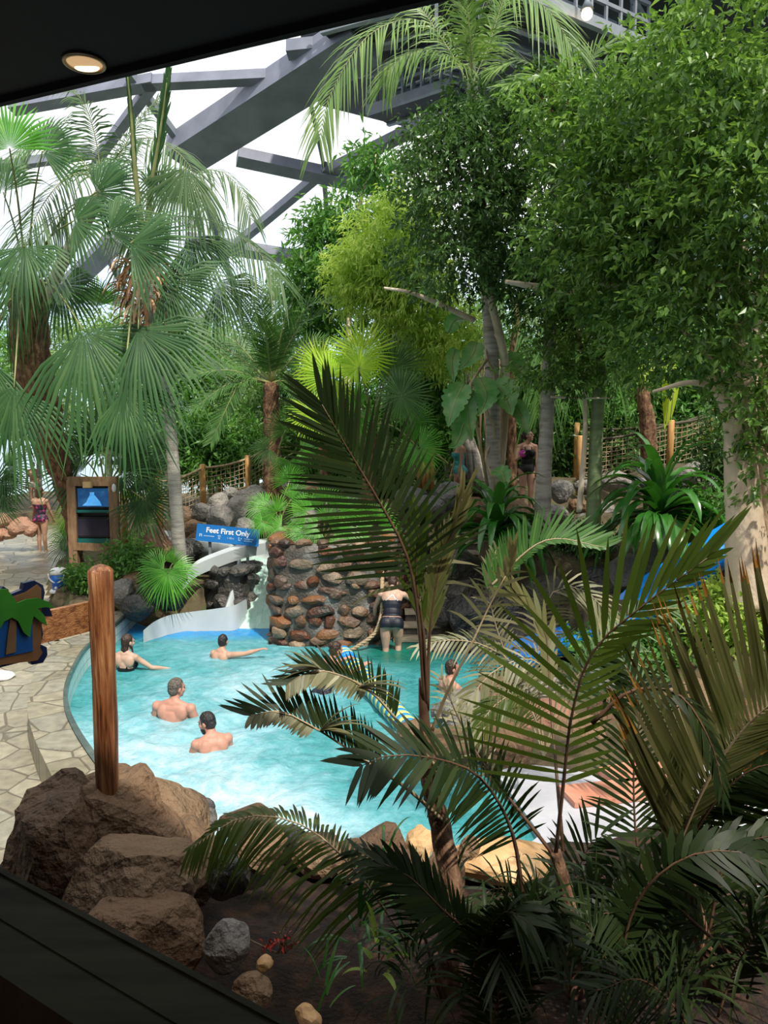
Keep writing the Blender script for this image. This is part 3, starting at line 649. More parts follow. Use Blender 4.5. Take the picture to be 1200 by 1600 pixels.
# foreground left outcrop
boulder(P(165, 1345, 4.25), (.55, .50, .62), 'tan_rock', 'largest brown boulder, the log post stands on top of it', None, 3, rot=.3, sub=4, cuts=14)
boulder(P(105, 1330, 4.0), (.30, .32, .52), 'tan_rock', 'tall rounded brown boulder beside the walkway, left of the post rock', None, 5, rot=0, sub=4)
boulder(P(215, 1385, 3.75), (.36, .28, .32), 'tan_rock', 'brown ledge boulder just below the log post rock', None, 8, rot=.5, sub=4, cuts=12)
boulder(P(250, 1300, 4.55), (.36, .40, .30), 'tan_rock', 'sloping tan boulder right of the log post beside the pool rim', None, 12, rot=-.3, sub=4)
boulder(P(300, 1345, 4.3), (.26, .30, .24), 'tan_rock', 'brown boulder sunk between post rock and dark pointed rock', None, 15, sub=4)
boulder(P(215, 1475, 3.4), (.30, .24, .28), 'tan_rock', 'low brown boulder above the dark window sill', None, 18, rot=.2, sub=4)
boulder(P(300, 1265, 5.1), (.16, .12, .09), 'grey_rock', 'brown and grey pitted rock at the pool edge, right of post', None, 21, rot=0)
boulder(P(323, 1280, 4.9), (.085, .08, .08), 'grey_rock', 'small grey rock at pool edge beside the pitted rock', None, 23)
boulder(P(385, 1285, 5.0), (.20, .15, .13), 'tan_rock', 'rounded tan boulder at pool edge above the dark pointed rock', None, 25, rot=0)
boulder(P(357, 1372, 3.75), (.115, .10, .165), 'dark_rock', 'dark pointed angular rock standing upright in shade', None, 31, rot=.4, cuts=13)
boulder(P(355, 1480, 3.35), (.115, .10, .135), 'grey_rock', 'pale mottled upright rock with a notch, low left', None, 34, rot=.2)
boulder(P(413, 1505, 3.4), (.045, .04, .04), 'gold_rock', 'small smooth pale yellow stone on dark soil', None, 36)
boulder(P(395, 1548, 3.2), (.10, .09, .08), 'tan_rock', 'rounded brown stone by the sill under the small pale stone', None, 38)
boulder(P(480, 1590, 3.2), (.075, .06, .06), 'gold_rock', 'pale yellow stone at the very bottom beside the sill end', None, 39)
brow([(410, 1325, 4.7, 48, 'tan_rock', .8), (455, 1312, 5.0, 34, 'dark_rock', .8), (500, 1335, 4.9, 50, 'tan_rock', .7), (560, 1345, 4.9, 48, 'tan_rock', .8), (605, 1340, 5.0, 58, 'tan_rock', .9), (690, 1370, 4.8, 46, 'tan_rock', .9)], 'along the near pool edge', 'rocks along the near pool edge', 50)
boulder(P(780, 1345, 5.15), (.42, .26, .13), 'gold_rock', 'smooth golden sandstone ledge lit by sun behind the palm trunk', None, 60, rot=.05, cuts=6)
boulder(P(655, 1320, 5.15), (.13, .12, .15), 'gold_rock', 'golden upright stone left of the dark palm trunk at pool edge', None, 61, rot=.0)
boulder(P(735, 1335, 5.1), (.10, .1, .14), 'tan_rock', 'brown upright stone between palm trunk and golden ledge', None, 62, rot=.0)
# rock island right of the pool
brow([(660, 1150, 7.7, 42, 'tan_rock', .7), (720, 1110, 8.2, 50, 'grey_rock', .75), (700, 1170, 7.3, 60, 'tan_rock', .5), (775, 1090, 8.6, 52, 'tan_rock', .8), (790, 1165, 7.5, 64, 'tan_rock', .55), (850, 1130, 8.1, 60, 'red_rock', .8), (840, 1080, 9.0, 50, 'grey_rock', .6), (905, 1160, 7.8, 62, 'tan_rock', .7), (960, 1125, 8.2, 58, 'tan_rock', .8), (945, 1070, 9.0, 46, 'grey_rock', .7), (1020, 1150, 8.0, 60, 'red_rock', .7), (1080, 1110, 8.3, 64, 'tan_rock', .8), (1150, 1140, 8.0, 70, 'tan_rock', .8)],
     'on the island right of pool', 'rocks of the island right of pool', 70)
# stone bank right of the steps
brow([(690, 1020, 11.6, 34, 'dark_rock', .8), (700, 960, 12.2, 30, 'dark_rock', .8), (735, 965, 12.0, 46, 'dark_rock', .8), (722, 930, 12.6, 36, 'dark_rock', .8), (765, 1010, 11.6, 52, 'dark_rock', .6), (790, 945, 12.2, 50, 'dark_rock', .8), (830, 995, 11.7, 50, 'dark_rock', .7), (850, 930, 12.4, 50, 'dark_rock', .8), (895, 985, 11.8, 44, 'dark_rock', .7), (720, 890, 13.2, 40, 'dark_rock', .8), (935, 925, 12.3, 50, 'dark_rock', .8), (985, 900, 12.2, 50, 'grey_rock', .8), (1045, 870, 12.2, 42, 'grey_rock', .8), (1075, 845, 12.3, 34, 'red_rock', .9), (1105, 830, 12.4, 36, 'dark_rock', .9)],
     'right of the climbing steps', 'dark rocks right of the climbing steps', 90)
# upper terrace edge
brow([(672, 795, 14.4, 30, 'grey_rock', .8), (700, 775, 14.6, 28, 'grey_rock', .8), (690, 775, 15.2, 20, 'red_rock', .6), (735, 800, 14.3, 40, 'tan_rock', .6), (770, 760, 15.1, 22, 'tan_rock', .8), (800, 800, 14.2, 34, 'tan_rock', .6), (877, 768, 14.4, 24, 'grey_rock', .8), (868, 805, 14.0, 26, 'grey_rock', .7), (888, 838, 13.7, 26, 'tan_rock', .6), (905, 790, 14.4, 17, 'tan_rock', .7), (908, 815, 14.0, 17, 'grey_rock', .8), (915, 760, 14.9, 19, 'grey_rock', .7), (925, 780, 14.5, 16, 'grey_rock', .8), (945, 795, 14.2, 20, 'grey_rock', .7), (962, 752, 14.8, 26, 'grey_rock', .7), (945, 830, 13.8, 22, 'dark_rock', .8), (1005, 760, 14.6, 22, 'grey_rock', .7), (1045, 755, 14.6, 24, 'grey_rock', .7), (1090, 745, 14.4, 34, 'grey_rock', .7), (1060, 770, 14.2, 26, 'dark_rock', .7)],
     'at the edge of upper terrace', 'rocks at the edge of the upper terrace', 120)
# bank above the flume, centre left
bank = [(285, 808, 15.6, 24, 'tan_rock', .8), (302, 830, 15.2, 22, 'tan_rock', .8), (318, 800, 15.4, 20, 'grey_rock', .8), (312, 848, 14.9, 22, 'tan_rock', .8), (340, 785, 15.9, 20, 'grey_rock', .8), (345, 810, 15.3, 26, 'grey_rock', .9), (362, 772, 16.2, 18, 'grey_rock', .8), (372, 798, 15.5, 26, 'grey_rock', .9), (385, 825, 15.0, 22, 'grey_rock', .8), (395, 775, 16.0, 22, 'grey_rock', .8), (402, 812, 15.1, 22, 'dark_rock', .9), (415, 790, 15.5, 18, 'grey_rock', .8), (290, 862, 14.4, 28, 'dark_rock', .8), (268, 850, 14.9, 20, 'grey_rock', .7)]
brow(bank, 'piled above the blue sign', 'rocks piled around the blue sign', 150)
brow([(478, 812, 14.5, 26, 'grey_rock', .7), (500, 790, 15.6, 20, 'grey_rock', .7), (520, 808, 15.0, 24, 'grey_rock', .7), (470, 765, 16.5, 20, 'grey_rock', .7), (495, 762, 16.6, 26, 'red_rock', .6), (560, 790, 15.2, 30, 'grey_rock', .7), (600, 800, 14.8, 30, 'tan_rock', .7), (640, 780, 15.0, 30, 'grey_rock', .7)], 'behind the fan palms on the stone pier', 'rocks behind the stone pier planting', 180)
# bank left of flume / below TV
brow([(152, 905, 13.4, 22, 'tan_rock', .6), (192, 925, 12.9, 26, 'grey_rock', .9), (205, 905, 13.4, 24, 'red_rock', .8), (215, 948, 12.5, 26, 'dark_rock', .9), (240, 930, 12.8, 30, 'dark_rock', .9), (268, 935, 12.9, 26, 'dark_rock', .8), (245, 890, 13.6, 18, 'tan_rock', .7)], 'between log post and flume wall', 'rocks between the log post and the flume', 200)
boulder(P(242, 855, 14.6), (.55, .4, .38), 'red_rock', 'big reddish brown boulder in the shade beside the screens frame', None, 215)
for k, (px, py, s, hr) in enumerate([(4, 812, 16, .9), (-6, 835, 20, 1), (32, 822, 20, 1.1), (14, 836, 12, .9), (48, 826, 13, 1.3)]):
    boulder(P(px, py, 18.5), (s*18.5/F, s*18.5/F*.8, s*18.5/F*hr*.8), 'red_rock', 'reddish kerb boulder, %s of those beside the far path' % ORD[[1, 0, 3, 2, 4][k]], 'reddish kerb boulders by the far path', 220+k, rot=0)

# ------------------------------------------------------------ the stone pier and other masonry
def masonry(name, base, z0, z1, label, seed=0, smin=.12, smax=.26, thick=.07, mats=('stone_mix', 'mortar'), topstones=True, kind=None):
    """wall following a plan polyline: mortar core face with stones bedded in it"""
    t = thing(name, label, 'stone wall', (base[0][0], base[0][1], 0)); rd = random.Random(seed)
    pl = resample(smooth_poly([V(x, y, 0) for x, y in base], 6), 60); ln = sum((b-a).length for a, b in zip(pl, pl[1:]))
    core = MB(); rows = 22; vs = []
    def at(u):
        k = min(len(pl)-2, max(0, int(u*(len(pl)-1)))); f = u*(len(pl)-1)-k; T = (pl[k+1]-pl[k]).normalized(); return pl[k].lerp(pl[k+1], f), V(T.y, -T.x, 0)
    for j in range(rows+1):
        z = z0+(z1-z0)*j/rows
        for i in range(61):
            p, n = at(i/60); p = p+n*(.05*noise.noise(Vector((i*.35, z*3, seed)))-.06*(j/rows)); vs.append((p.x, p.y, z))
    for i in range(61): p, n = at(i/60); p = p-n*.7; vs.append((p.x, p.y, z1-.05))
    core.add(vs, [(j*61+i, j*61+i+1, (j+1)*61+i+1, (j+1)*61+i) for j in range(rows+1) for i in range(60)])
    part(core, 'mortar', M[mats[1]], t)
    st = MB(); z = z0+.08
    while z < z1-.03:
        h = rd.uniform(smin, smax)*.55; u = rd.uniform(0, .02)
        while u < 1:
            wd = rd.uniform(smin, smax)*rd.uniform(.8, 1.3); uc = u+wd/2/ln
            if uc > 1: break
            p, n = at(uc); zz = z+rd.uniform(-.06, .06)
            a = math.atan2(n.x, -n.y)
            if rd.random() < .9: rock_mesh(st, (p.x-n.x*.0-n.x*.06*(zz-z0)/(z1-z0), p.y-n.y*.06*(zz-z0)/(z1-z0), zz), (wd*.47, thick*rd.uniform(.9, 1.8), h*.58*rd.uniform(.8, 1.2)), rd.randrange(9999), 2, 6, .08, Matrix.Rotation(a, 3, 'Z') @ Matrix.Rotation(rd.uniform(-.25, .25), 3, 'Y'))
            u += wd/ln
        z += h*1.02
    if topstones:
        u = .02
        while u < 1:
            wd = rd.uniform(.2, .36); p, n = at(min(1, u+wd/2/ln)); a = math.atan2(n.x, -n.y)
            rock_mesh(st, (p.x-n.x*.14, p.y-n.y*.14, z1+.02), (wd*.5, .16, .09), rd.randrange(9999), 2, 7, .08, Matrix.Rotation(a, 3, 'Z')); u += wd*1.15/ln
    part(st, 'stones', M[mats[0]], t, False); return t
pier = [(-1.86, 13.8), (-1.93, 12.9), (-1.9, 12.2), (-1.72, 11.85), (-1.2, 11.72), (-.6, 11.74), (-.12, 11.85), (.08, 12.1), (.28, 12.6), (.62, 13.3), (1.0, 14.0)]
masonry('stone_pier', pier, -.9, 1.62, 'large rounded masonry pier of brown and grey stones between flume and steps', 4, .20, .46, .07)
masonry('rock_buttress', [(-3.3, 14.4), (-3.25, 13.75), (-2.95, 13.35), (-2.55, 13.35), (-2.42, 13.9), (-2.5, 14.6)], -.2, .92, 'dark wet rock buttress inside the bend of the flume', 9, .3, .6, .10, ('dark_core', 'dark_core') if False else ('dark_rock', 'dark_rock'), False)
masonry('stone_bank', [(1.45, 11.75), (2.0, 11.72), (2.7, 11.7), (3.6, 11.9), (4.6, 12.2)], -.5, .75, 'dark stone retaining wall right of the steps behind the far pool water', 14, .2, .42, .09, ('dark_rock', 'mortar'), False)

# ------------------------------------------------------------ steps out of the pool
t = thing('pool_steps', 'straight flight of grooved pale steps climbing out of the pool beside the pier', 'steps', (.9, 12, 0))
for i in range(-2, 11):
    z = .165*i+.05; Y = 11.95+.255*i; x = .78+.10*i
    mb = MB(); mb.box((x, Y+.14, z-.02), (1.25, .30, .045)); 
    for g_ in range(3): mb.box((x, Y+.03+.035*g_, z+.006), (1.25, .018, .012))
    part(mb, 'tread', M['step_wood'], t, False)
    mb = MB(); mb.box((x, Y+.16, z-.11), (1.23, .26, .15)); part(mb, 'riser', M['riser'], t, False)
def rope_obj(pts, r, m, name, label, par=None):
    mb = MB(); Q = resample(smooth_poly(pts, 6), 60); A = []; 
    for s_ in range(3):
        c = []
        for k, p in enumerate(Q):
            T = (Q[min(k+1, 60)]-Q[max(k-1, 0)]).normalized(); N_ = T.cross(V(.3, .2, 1)).normalized(); B = T.cross(N_); an = k*.9+s_*2.094
            c.append(p+(N_*math.cos(an)+B*math.sin(an))*r*.5)
        mb.tube(c, r*.62, 5)
    o = mb.build(name, M[m], None, True, None, label, 'rope'); return o
rope_obj([P(597, 890, 12.1), P(597, 930, 11.75), P(596, 960, 11.6), P(585, 990, 11.5), P(556, 1012, 11.5), P(540, 1020, 11.55)], .034, 'rope', 'handrail_rope', 'thick pale hanging rope left of the steps, dipping into the water')
rope_obj([P(722, 862, 13.2), P(706, 895, 12.6), P(690, 915, 12.1), P(681, 940, 11.9), P(672, 960, 11.8), P(668, 1000, 11.7)], .03, 'dark_rope', 'handrail_rope', 'dark rope right of the steps held by the climbing woman')
t = thing('mooring_ring', 'rusty iron ring with bracket on the pier beside the rope', 'ring', P(615, 880, 12.3))
mb = MB(); mb.tube([P(602+18*math.cos(a_)+8, 882+8*math.sin(a_), 12.25) for a_ in [2*PI*k/16 for k in range(17)]], .016, 6, cap=False); part(mb, 'ring', M['dark_rope'], t)
mb = MB(); mb.box(P(598, 880, 12.3), (.10, .12, .07)); part(mb, 'bracket', M['dark_rope'], t, False)

# ------------------------------------------------------------ flume (left) and blue slide (right)
def trough(mb, path, wd, dep, n=10, thick=.04, bank=None, mi=0):
    Q = resample(smooth_poly(path, 8), 44); vs = []; k = 0
    for i, p in enumerate(Q):
        T = (Q[min(i+1, 44)]-Q[max(i-1, 0)]); T.z = 0; T.normalize(); S = V(T.y, -T.x, 0)
        for a in range(n+1):
            an = PI*a/n; vs.append(p+S*math.cos(an)*wd/2+V(0, 0, dep*(1-math.sin(an)**.8)))
        for a in range(n, -1, -1):
            an = PI*a/n; vs.append(p+S*math.cos(an)*(wd/2+thick)+V(0, 0, dep*(1-math.sin(an)**.8)-thick*.8))
    m = 2*(n+1); fs = []
    for i in range(44):
        for a in range(m): fs.append((i*m+a, i*m+(a+1) % m, (i+1)*m+(a+1) % m, (i+1)*m+a))
    mb.add([v[:] for v in vs], fs, mi); return Q
def sheet(mb, Q, wd, z, mi=0):
    Lf = []; Rt = []
    for i, p in enumerate(Q):
        T = (Q[min(i+1, len(Q)-1)]-Q[max(i-1, 0)]); T.z = 0; T.normalize(); S = V(T.y, -T.x, 0)
        Lf.append(p+S*wd/2+V(0, 0, z)); Rt.append(p-S*wd/2+V(0, 0, z))
    mb.strip(Lf, Rt, mi)
t = thing('water_flume', 'pale grey flume chute curving out from under the blue sign into the pool', 'water slide', (-2.6, 14, 0))
fp = [(-4.6, 15.1, .95), (-3.6, 15.15, .90), (-2.75, 15.0, .80), (-2.35, 14.55, .66), (-2.25, 13.9, .42), (-2.25, 13.2, .10), (-2.27, 12.7, -.12)]
mb = MB(); Q = trough(mb, [V(*p) for p in fp], .98, .42, thick=.06); part(mb, 'trough', M['flume'], t)
mb = MB(); sheet(mb, Q, .78, .07); part(mb, 'running_water', M['flume_water'], t)
# upper rim band under the sign and the low curved splash wall
mb = MB(); q = [P(415, 850, 14.2), P(385, 855, 14.0), P(345, 868, 13.7), P(305, 885, 13.3), P(285, 905, 13.1)]
Qr = resample(smooth_poly(q, 6), 24); mb.strip([p+V(0, 0, .02) for p in Qr], [p-V(0, -.02, .20) for p in Qr]); mb.strip([p+V(0, .22, .08) for p in Qr], [p+V(0, 0, .02) for p in Qr]); part(mb, 'upper_rim', M['flume'], t)
mb = MB(); q = [P(384, 936, 13.1), P(365, 946, 12.75), P(330, 952, 12.7), P(290, 957, 12.65), P(262, 962, 12.45), P(240, 972, 12.2), P(224, 985, 12.0)]
Qr = resample(smooth_poly(q, 6), 34); hh = [.24-.24*max(0, (i-10)/24)+.02 for i in range(35)]
mb.strip([V(p.x, p.y, p.z) for i, p in enumerate(Qr)], [V(p.x, p.y-.06, -.25) for p in Qr]); mb.strip([V(p.x, p.y+.10, p.z-.02) for p in Qr], [V(p.x, p.y, p.z) for p in Qr]); mb.strip([V(p.x, p.y+.16, -.2) for p in Qr], [V(p.x, p.y+.10, p.z-.02) for p in Qr]); part(mb, 'splash_wall', M['flume'], t)
t = thing('blue_slide', 'bright blue water slide running down behind the right-hand palms into the pool', 'water slide', (4, 11, 0))
q = [P(1290, 770, 10.6), P(1200, 822, 10.5), P(1120, 872, 10.5), P(1050, 925, 10.4), P(985, 968, 10.3), P(915, 1000, 10.4), P(850, 1024, 10.6), P(790, 1046, 10.7)]
mb = MB(); Q = trough(mb, [p-V(0, 0, .05) for p in q], .95, .30, thick=.05); part(mb, 'trough', M['slide_blue'], t)
mb = MB(); sheet(mb, Q[8:], .55, .045); part(mb, 'running_water', mat('blue_running_water', [(.02, .34, .80), (.25, .60, .92)], .05, 3, .6, 9), t)
for k in (0, 12, 24):
    mb = MB(); p = Q[k]; mb.tube([p-V(0, 0, .05), V(p.x, p.y, -.1)], .09, 10); part(mb, 'support', M['mortar'], t)

# ------------------------------------------------------------ the blue sign
def text_mesh(s, size, m, par, loc, R, name='lettering', ext=.002, font_bold=False):
    cu = bpy.data.curves.new('t', 'FONT'); cu.body = s; cu.size = size; cu.extrude = ext; cu.align_x = 'CENTER'; cu.align_y = 'CENTER'
    if font_bold: cu.offset = size*.022
    o = bpy.data.objects.new('t', cu); COL.objects.link(o); dg = bpy.context.evaluated_depsgraph_get()
    me = bpy.data.meshes.new_from_object(o.evaluated_get(dg)); bpy.data.objects.remove(o); me.name = name
    me.materials.clear(); me.materials.append(m)
    ob = bpy.data.objects.new(name, me); COL.objects.link(ob); ob.parent = par
    ob.matrix_local = Matrix.Translation(loc) @ R.to_4x4(); return ob
sc_ = P(356, 836, 14.0); A_ = P(307, 831, 14.0); B_ = P(405, 841, 14.0); X_ = (B_-A_).normalized(); Nf = V(.02, -1, .12).normalized(); Z_ = X_.cross(-Nf).normalized() if False else (-Nf).cross(X_).normalized()
if Z_.z < 0: Z_ = -Z_
Rs = Matrix((X_, Z_, X_.cross(Z_))).transposed()
t = thing('pool_sign', 'blue sign reading Feet First Only above the flume', 'sign', sc_)
W_ = (B_-A_).length; Hs = 27*14/F
mb = MB(); mb.box((0, 0, 0), (W_, Hs, .03), None); o = mb.build('sign_board', mat('sign_blue', (.015, .17, .52), .35), None, False); o.parent = t; o.matrix_local = Rs.to_4x4()
sw = mat('sign_white', (.85, .88, .92), .5); sw2 = mat('sign_pale_blue', (.45, .62, .82), .5)
RI = Matrix.Identity(3)
def on_sign(x, y): return Vector((x, y, .018))
text_mesh('Feet First Only', Hs*.42, sw, o, on_sign(0, Hs*.17), RI, font_bold=True)
text_mesh('Please keep moving', Hs*.12, sw2, o, on_sign(-W_*.28, -Hs*.20), RI) if False else None
text_mesh('1.40m', Hs*.17, sw2, o, on_sign(W_*.05, -Hs*.18), RI)
mb = MB()
for x0, x1, y in ((-.37, -.20, -.17), (.27, .42, -.13), (.27, .40, -.25)):
    n = 7
    for k in range(n):
        xa = (x0+(x1-x0)*k/n)*W_; mb.box((xa+.006, y*Hs, .018), ((x1-x0)*W_/n*.7, Hs*.05, .004))
for (x, y, w_, h_) in ((-.44, -.15, .012, .17), (-.42, -.10, .03, .05), (-.41, -.18, .012, .10), (-.13, -.10, .05, .04), (-.13, -.18, .04, .03), (-.13, -.26, .03, .05), (.18, -.16, .012, .20), (.20, -.24, .03, .04), (.22, -.13, .012, .08)):
    mb.box((x*W_, y*Hs, .018), (w_*W_, h_*Hs, .004))
pc = mb.build('pictograms', sw2, None, False); pc.parent = o
for q_x in (-.3, .3): mb = MB(); mb.box(sc_+V(W_*q_x, .06, -.25), (.05, .05, .6)); part(mb, 'support', M['steel_light'], t, False)

# ------------------------------------------------------------ wooden frame with two screens
Yt = 14.0
def q_(px, py): return P(px, py, Yt)
t = thing('screen_stand', 'weathered wooden frame holding two stacked screens beside the walkway', 'screen stand', (q_(145, 880).x, Yt, 0))
def bar(px0, py0, px1, py1, wd, name, dz=.0, m='wood_frame', dp=.12):
    a = q_(px0, py0); b = q_(px1, py1); D = (b-a); ln = D.length; X = D.normalized(); Y_ = V(0, 1, 0); Zz = X.cross(Y_)
    mb = MB(); mb.box((a+b)/2+V(0, dz, 0), (ln, dp, wd), Matrix((X, Y_, Zz)).transposed()); part(mb, name, M[m], t, False)
bar(112, 750, 118, 915, .16, 'post'); bar(177, 752, 183, 910, .16, 'post'); bar(108, 752, 184, 752, .17, 'top_rail', -.01); bar(116, 853, 182, 855, .14, 'bottom_rail', -.01); bar(114, 800, 182, 802, .05, 'shelf', .05, 'black')
mb = MB(); c = q_(140, 757); mb.box(c-V(0, .09, 0), (.16, .08, .11)); part(mb, 'name_plate', mat('pale_wood', (.42, .28, .15), .6), t, False)
mb = MB(); c = q_(146, 805); mb.box(c+V(0, .09, 0), (.74, .03, 1.25)); part(mb, 'back_board', M['black'], t, False)
def screen(py0, py1, lab, img):
    c = q_(146, (py0+py1)/2); hh = abs((q_(0, py0)-q_(0, py1)).z); ww = 55*Yt/F
    mb = MB(); mb.box(c+V(0, .03, 0), (ww, .06, hh)); s = part(mb, 'screen', M['black'], t, False, lab)
    mb = MB(); mb.box(c-V(0, .004, 0), (ww*.9, .008, hh*.82)); pnl = part(mb, 'display', img, s, False); return s, c, ww, hh
dsp1 = mat('lit_display', [(.003, .012, .04), (.01, .05, .12), (.03, .12, .22)], .2, 6, emit=((.01, .05, .14), 1.0))
s1, c, ww, hh = screen(760, 795, 'lit screen showing a blue slide', dsp1)
mb = MB(); x = ww*.45; zz = hh*.40
mb.add([(c.x-x*.72, c.y-.011, c.z-zz*.9), (c.x+x*.52, c.y-.011, c.z-zz*.9), (c.x+x*.42, c.y-.011, c.z-zz*.45), (c.x+x*.06, c.y-.011, c.z+zz*.35), (c.x+x*.08, c.y-.011, c.z+zz*.6), (c.x-x*.22, c.y-.011, c.z+zz*.6), (c.x-x*.2, c.y-.011, c.z+zz*.35), (c.x-x*.45, c.y-.011, c.z-zz*.5)], [(0, 1, 2, 3, 4, 5, 6, 7)])
part(mb, 'picture', mat('slide_picture', [(.04, .22, .60), (.20, .50, .85)], .3, 9, emit=((.05, .28, .65), .9)), s1, False)
screen(808, 840, 'switched-off dark screen', mat('off_display', [(.02, .02, .035), (.045, .04, .06)], .12, 3))
for py in (798.5, 846):
    mb = MB(); mb.box(q_(146, py)-V(0, .02, 0), (.66, .03, .05 if py < 800 else .12)); part(mb, 'teal_strip', M['teal'], t, False)
mb = MB(); mb.ell(q_(181, 762)-V(0, .1, 0), (.04, .04, .08)); part(mb, 'lamp', M['white'], t)
mb = MB(); mb.tube([P(160, 915, 13.6), P(236, 868, 13.4)], .028, 6); mb.build('bamboo_pole', M['fence_wood'], None, True, None, 'thin pale pole leaning beside the screen stand', 'pole')

# ------------------------------------------------------------ log post with cross board and cut-out palm sign
t = thing('log_post', 'thick varnished log post with a cross board standing on a boulder', 'post', (P(168, 1280, 4.1).x, 4.1, P(168, 1280, 4.1).z))
mb = MB(); a = P(170, 1290, 4.1); b = P(157, 892, 4.1); pts = [a.lerp(b, k/12) for k in range(13)]; pts.append(b+V(0, 0, .02)); pts.append(b+V(0, 0, .035))
mb.tube(pts, [.066, .064, .063, .064, .066, .067, .066, .065, .066, .067, .068, .068, .069, .05, .02], 20, wob=.025); part(mb, 'post', M['wood_post'], t)
mb = MB(); a = P(150, 960, 4.14); b = P(-60, 1010, 3.5); D = (b-a).normalized(); Y_ = V(-D.y, D.x, 0).normalized(); mb.box((a+b)/2, ((b-a).length, .035, .165), Matrix((D, Y_, D.cross(Y_))).transposed()); part(mb, 'cross_board', M['wood_board'], t, False)
t = thing('palm_sign', 'blue and brown cut-out sign with a green palm tree at the left edge', 'sign', P(20, 975, 3.62))
BL = mat('navy_edge', (.01, .025, .10), .4); BR = mat('brown_paint', [(.26, .12, .045), (.38, .19, .08)], .5, 8); GN = mat('green_paint', [(.03, .26, .015), (.07, .38, .03)], .5, 5); BB = mat('blue_paint', (.008, .12, .42), .5); TB = mat('trunk_paint', [(.22, .12, .05), (.34, .2, .09)], .5, 8)
sD = (P(80, 985, 3.66)-P(0, 1003, 3.45)); sD = V(sD.x, sD.y, 0).normalized(); sN = V(sD.y, -sD.x, 0)
def sgn_poly(px_pts, off, th, m, name, par=None, lab=None):
    """outline cut from board: points on the slanting sign plane"""
    O = P(40, 985, 3.55); mb = MB(); pts = []
    for px, py in px_pts:
        d = P(px, py, 10)-camo.location; tt = (O-camo.location).dot(sN)/d.dot(sN); pts.append(camo.location+d*tt)
    n = len(pts); vs = [(p+sN*(off+th))[:] for p in pts]+[(p+sN*off)[:] for p in pts]
    mb.add(vs, [tuple(range(n)), tuple(range(2*n-1, n-1, -1))]+[(i, n+i, n+(i+1) % n, (i+1) % n) for i in range(n)]); return part(mb, name, m, par or t, False, lab)
edge = [(-70, 935), (-10, 925), (0, 915), (8, 920), (10, 928), (30, 920), (32, 910), (48, 906), (62, 913), (65, 925), (62, 940), (72, 948), (77, 962), (64, 962), (60, 975), (62, 990), (58, 1005), (68, 1010), (69, 1022), (62, 1034), (45, 1037), (40, 1030), (0, 1040), (-70, 1060)]
bb = sgn_poly(edge, 0, .03, BL, 'backing_board', None, 'navy blue board edge')
sgn_poly([(-70, 945), (8, 933), (34, 924), (52, 912), (58, 918), (58, 1000), (56, 1010), (60, 1018), (52, 1030), (0, 1036), (-70, 1056)], .03, .008, BR, 'brown_frame')
sgn_poly([(-70, 955), (0, 945), (42, 935), (44, 1015), (0, 1024), (-70, 1040)], .038, .006, BB, 'blue_panel')
sgn_poly([(0, 1020), (16, 1016), (17, 965), (8, 960), (4, 985)], .044, .008, TB, 'palm_trunk')
sgn_poly([(-30, 925), (-10, 918), (0, 918), (10, 930), (16, 940), (30, 934), (48, 932), (66, 938), (74, 948), (60, 946), (48, 948), (58, 958), (63, 975), (52, 968), (42, 960), (38, 975), (36, 993), (26, 985), (18, 968), (8, 962), (-4, 968), (-14, 985), (-24, 990), (-20, 970), (-40, 975), (-60, 990), (-45, 950)], .052, .010, GN, 'palm_leaves')

# ------------------------------------------------------------ small things by the walkway
o = P(93, 920, 13.9); o.z = pave_z(13.9)+.12; o = V(P(93, 925, 13.6).x, 13.6, P(93, 925, 13.6).z)
t = thing('cooler_jug', 'blue and white insulated drinks jug with a handle on the walkway edge', 'jug', o)
mb = MB(); mb.tube([o, o+V(0, 0, .03), o+V(0, 0, .06)], [.17, .17, .14], 20); part(mb, 'base', M['white'], t)
mb = MB(); mb.tube([o+V(0, 0, .06), o+V(0, 0, .20), o+V(0, 0, .34)], [.125, .135, .14], 20); part(mb, 'body', M['blue'], t)
mb = MB(); mb.tube([o+V(0, 0, .34), o+V(0, 0, .39), o+V(0, 0, .43), o+V(0, 0, .45)], [.145, .145, .13, .09], 20); part(mb, 'lid', M['white'], t)
mb = MB(); mb.tube([o+V(.15*math.cos(a_), -.10-.02*math.sin(a_), .36-.16*math.sin(a_)) for a_ in [PI*k/12 for k in range(13)]], .014, 6); part(mb, 'handle', M['white'], t)
mb = MB(); mb.ell(o+V(0, -.135, .10), (.03, .03, .03)); part(mb, 'tap', M['white'], t)
bq = G(90, 1030, .02); 
t = thing('steel_flask', 'grey ribbed metal flask standing on the paved walkway near the pool rim', 'flask', bq)
mb = MB(); mb.tube([bq+V(0, 0, z) for z in (0, .01, .07, .08, .09, .15, .16, .17, .23, .25)], [.07, .078, .078, .074, .078, .078, .074, .078, .076, .06], 18); part(mb, 'body', mat('brushed_steel', [(.12, .13, .13), (.28, .29, .28)], .35, 9, metal=.6), t)
mb = MB(); mb.tube([bq+V(0, 0, .25), bq+V(0, 0, .29)], [.045, .042], 14); part(mb, 'cap', mat('steel_cap', (.35, .35, .35), .3, metal=.8), t)
mb = MB(); mb.tube([bq+V(-.05, 0, .27)+V(.06*math.cos(a_)-.02, 0, .05*math.sin(a_)) for a_ in [2*PI*k/12 for k in range(13)]], .006, 5, cap=False); part(mb, 'carry_loop', M['black'], t)
tq = G(2, 1062, .03)
mb = MB(); rock_mesh(mb, tq+V(-.05, 0, .05), (.24, .16, .07), 5, 3, 5, .06); mb.build('towel', mat('white_towel', (.62, .62, .64), .9, 3), None, True, None, 'crumpled white towel on the walkway at the left edge', 'towel')

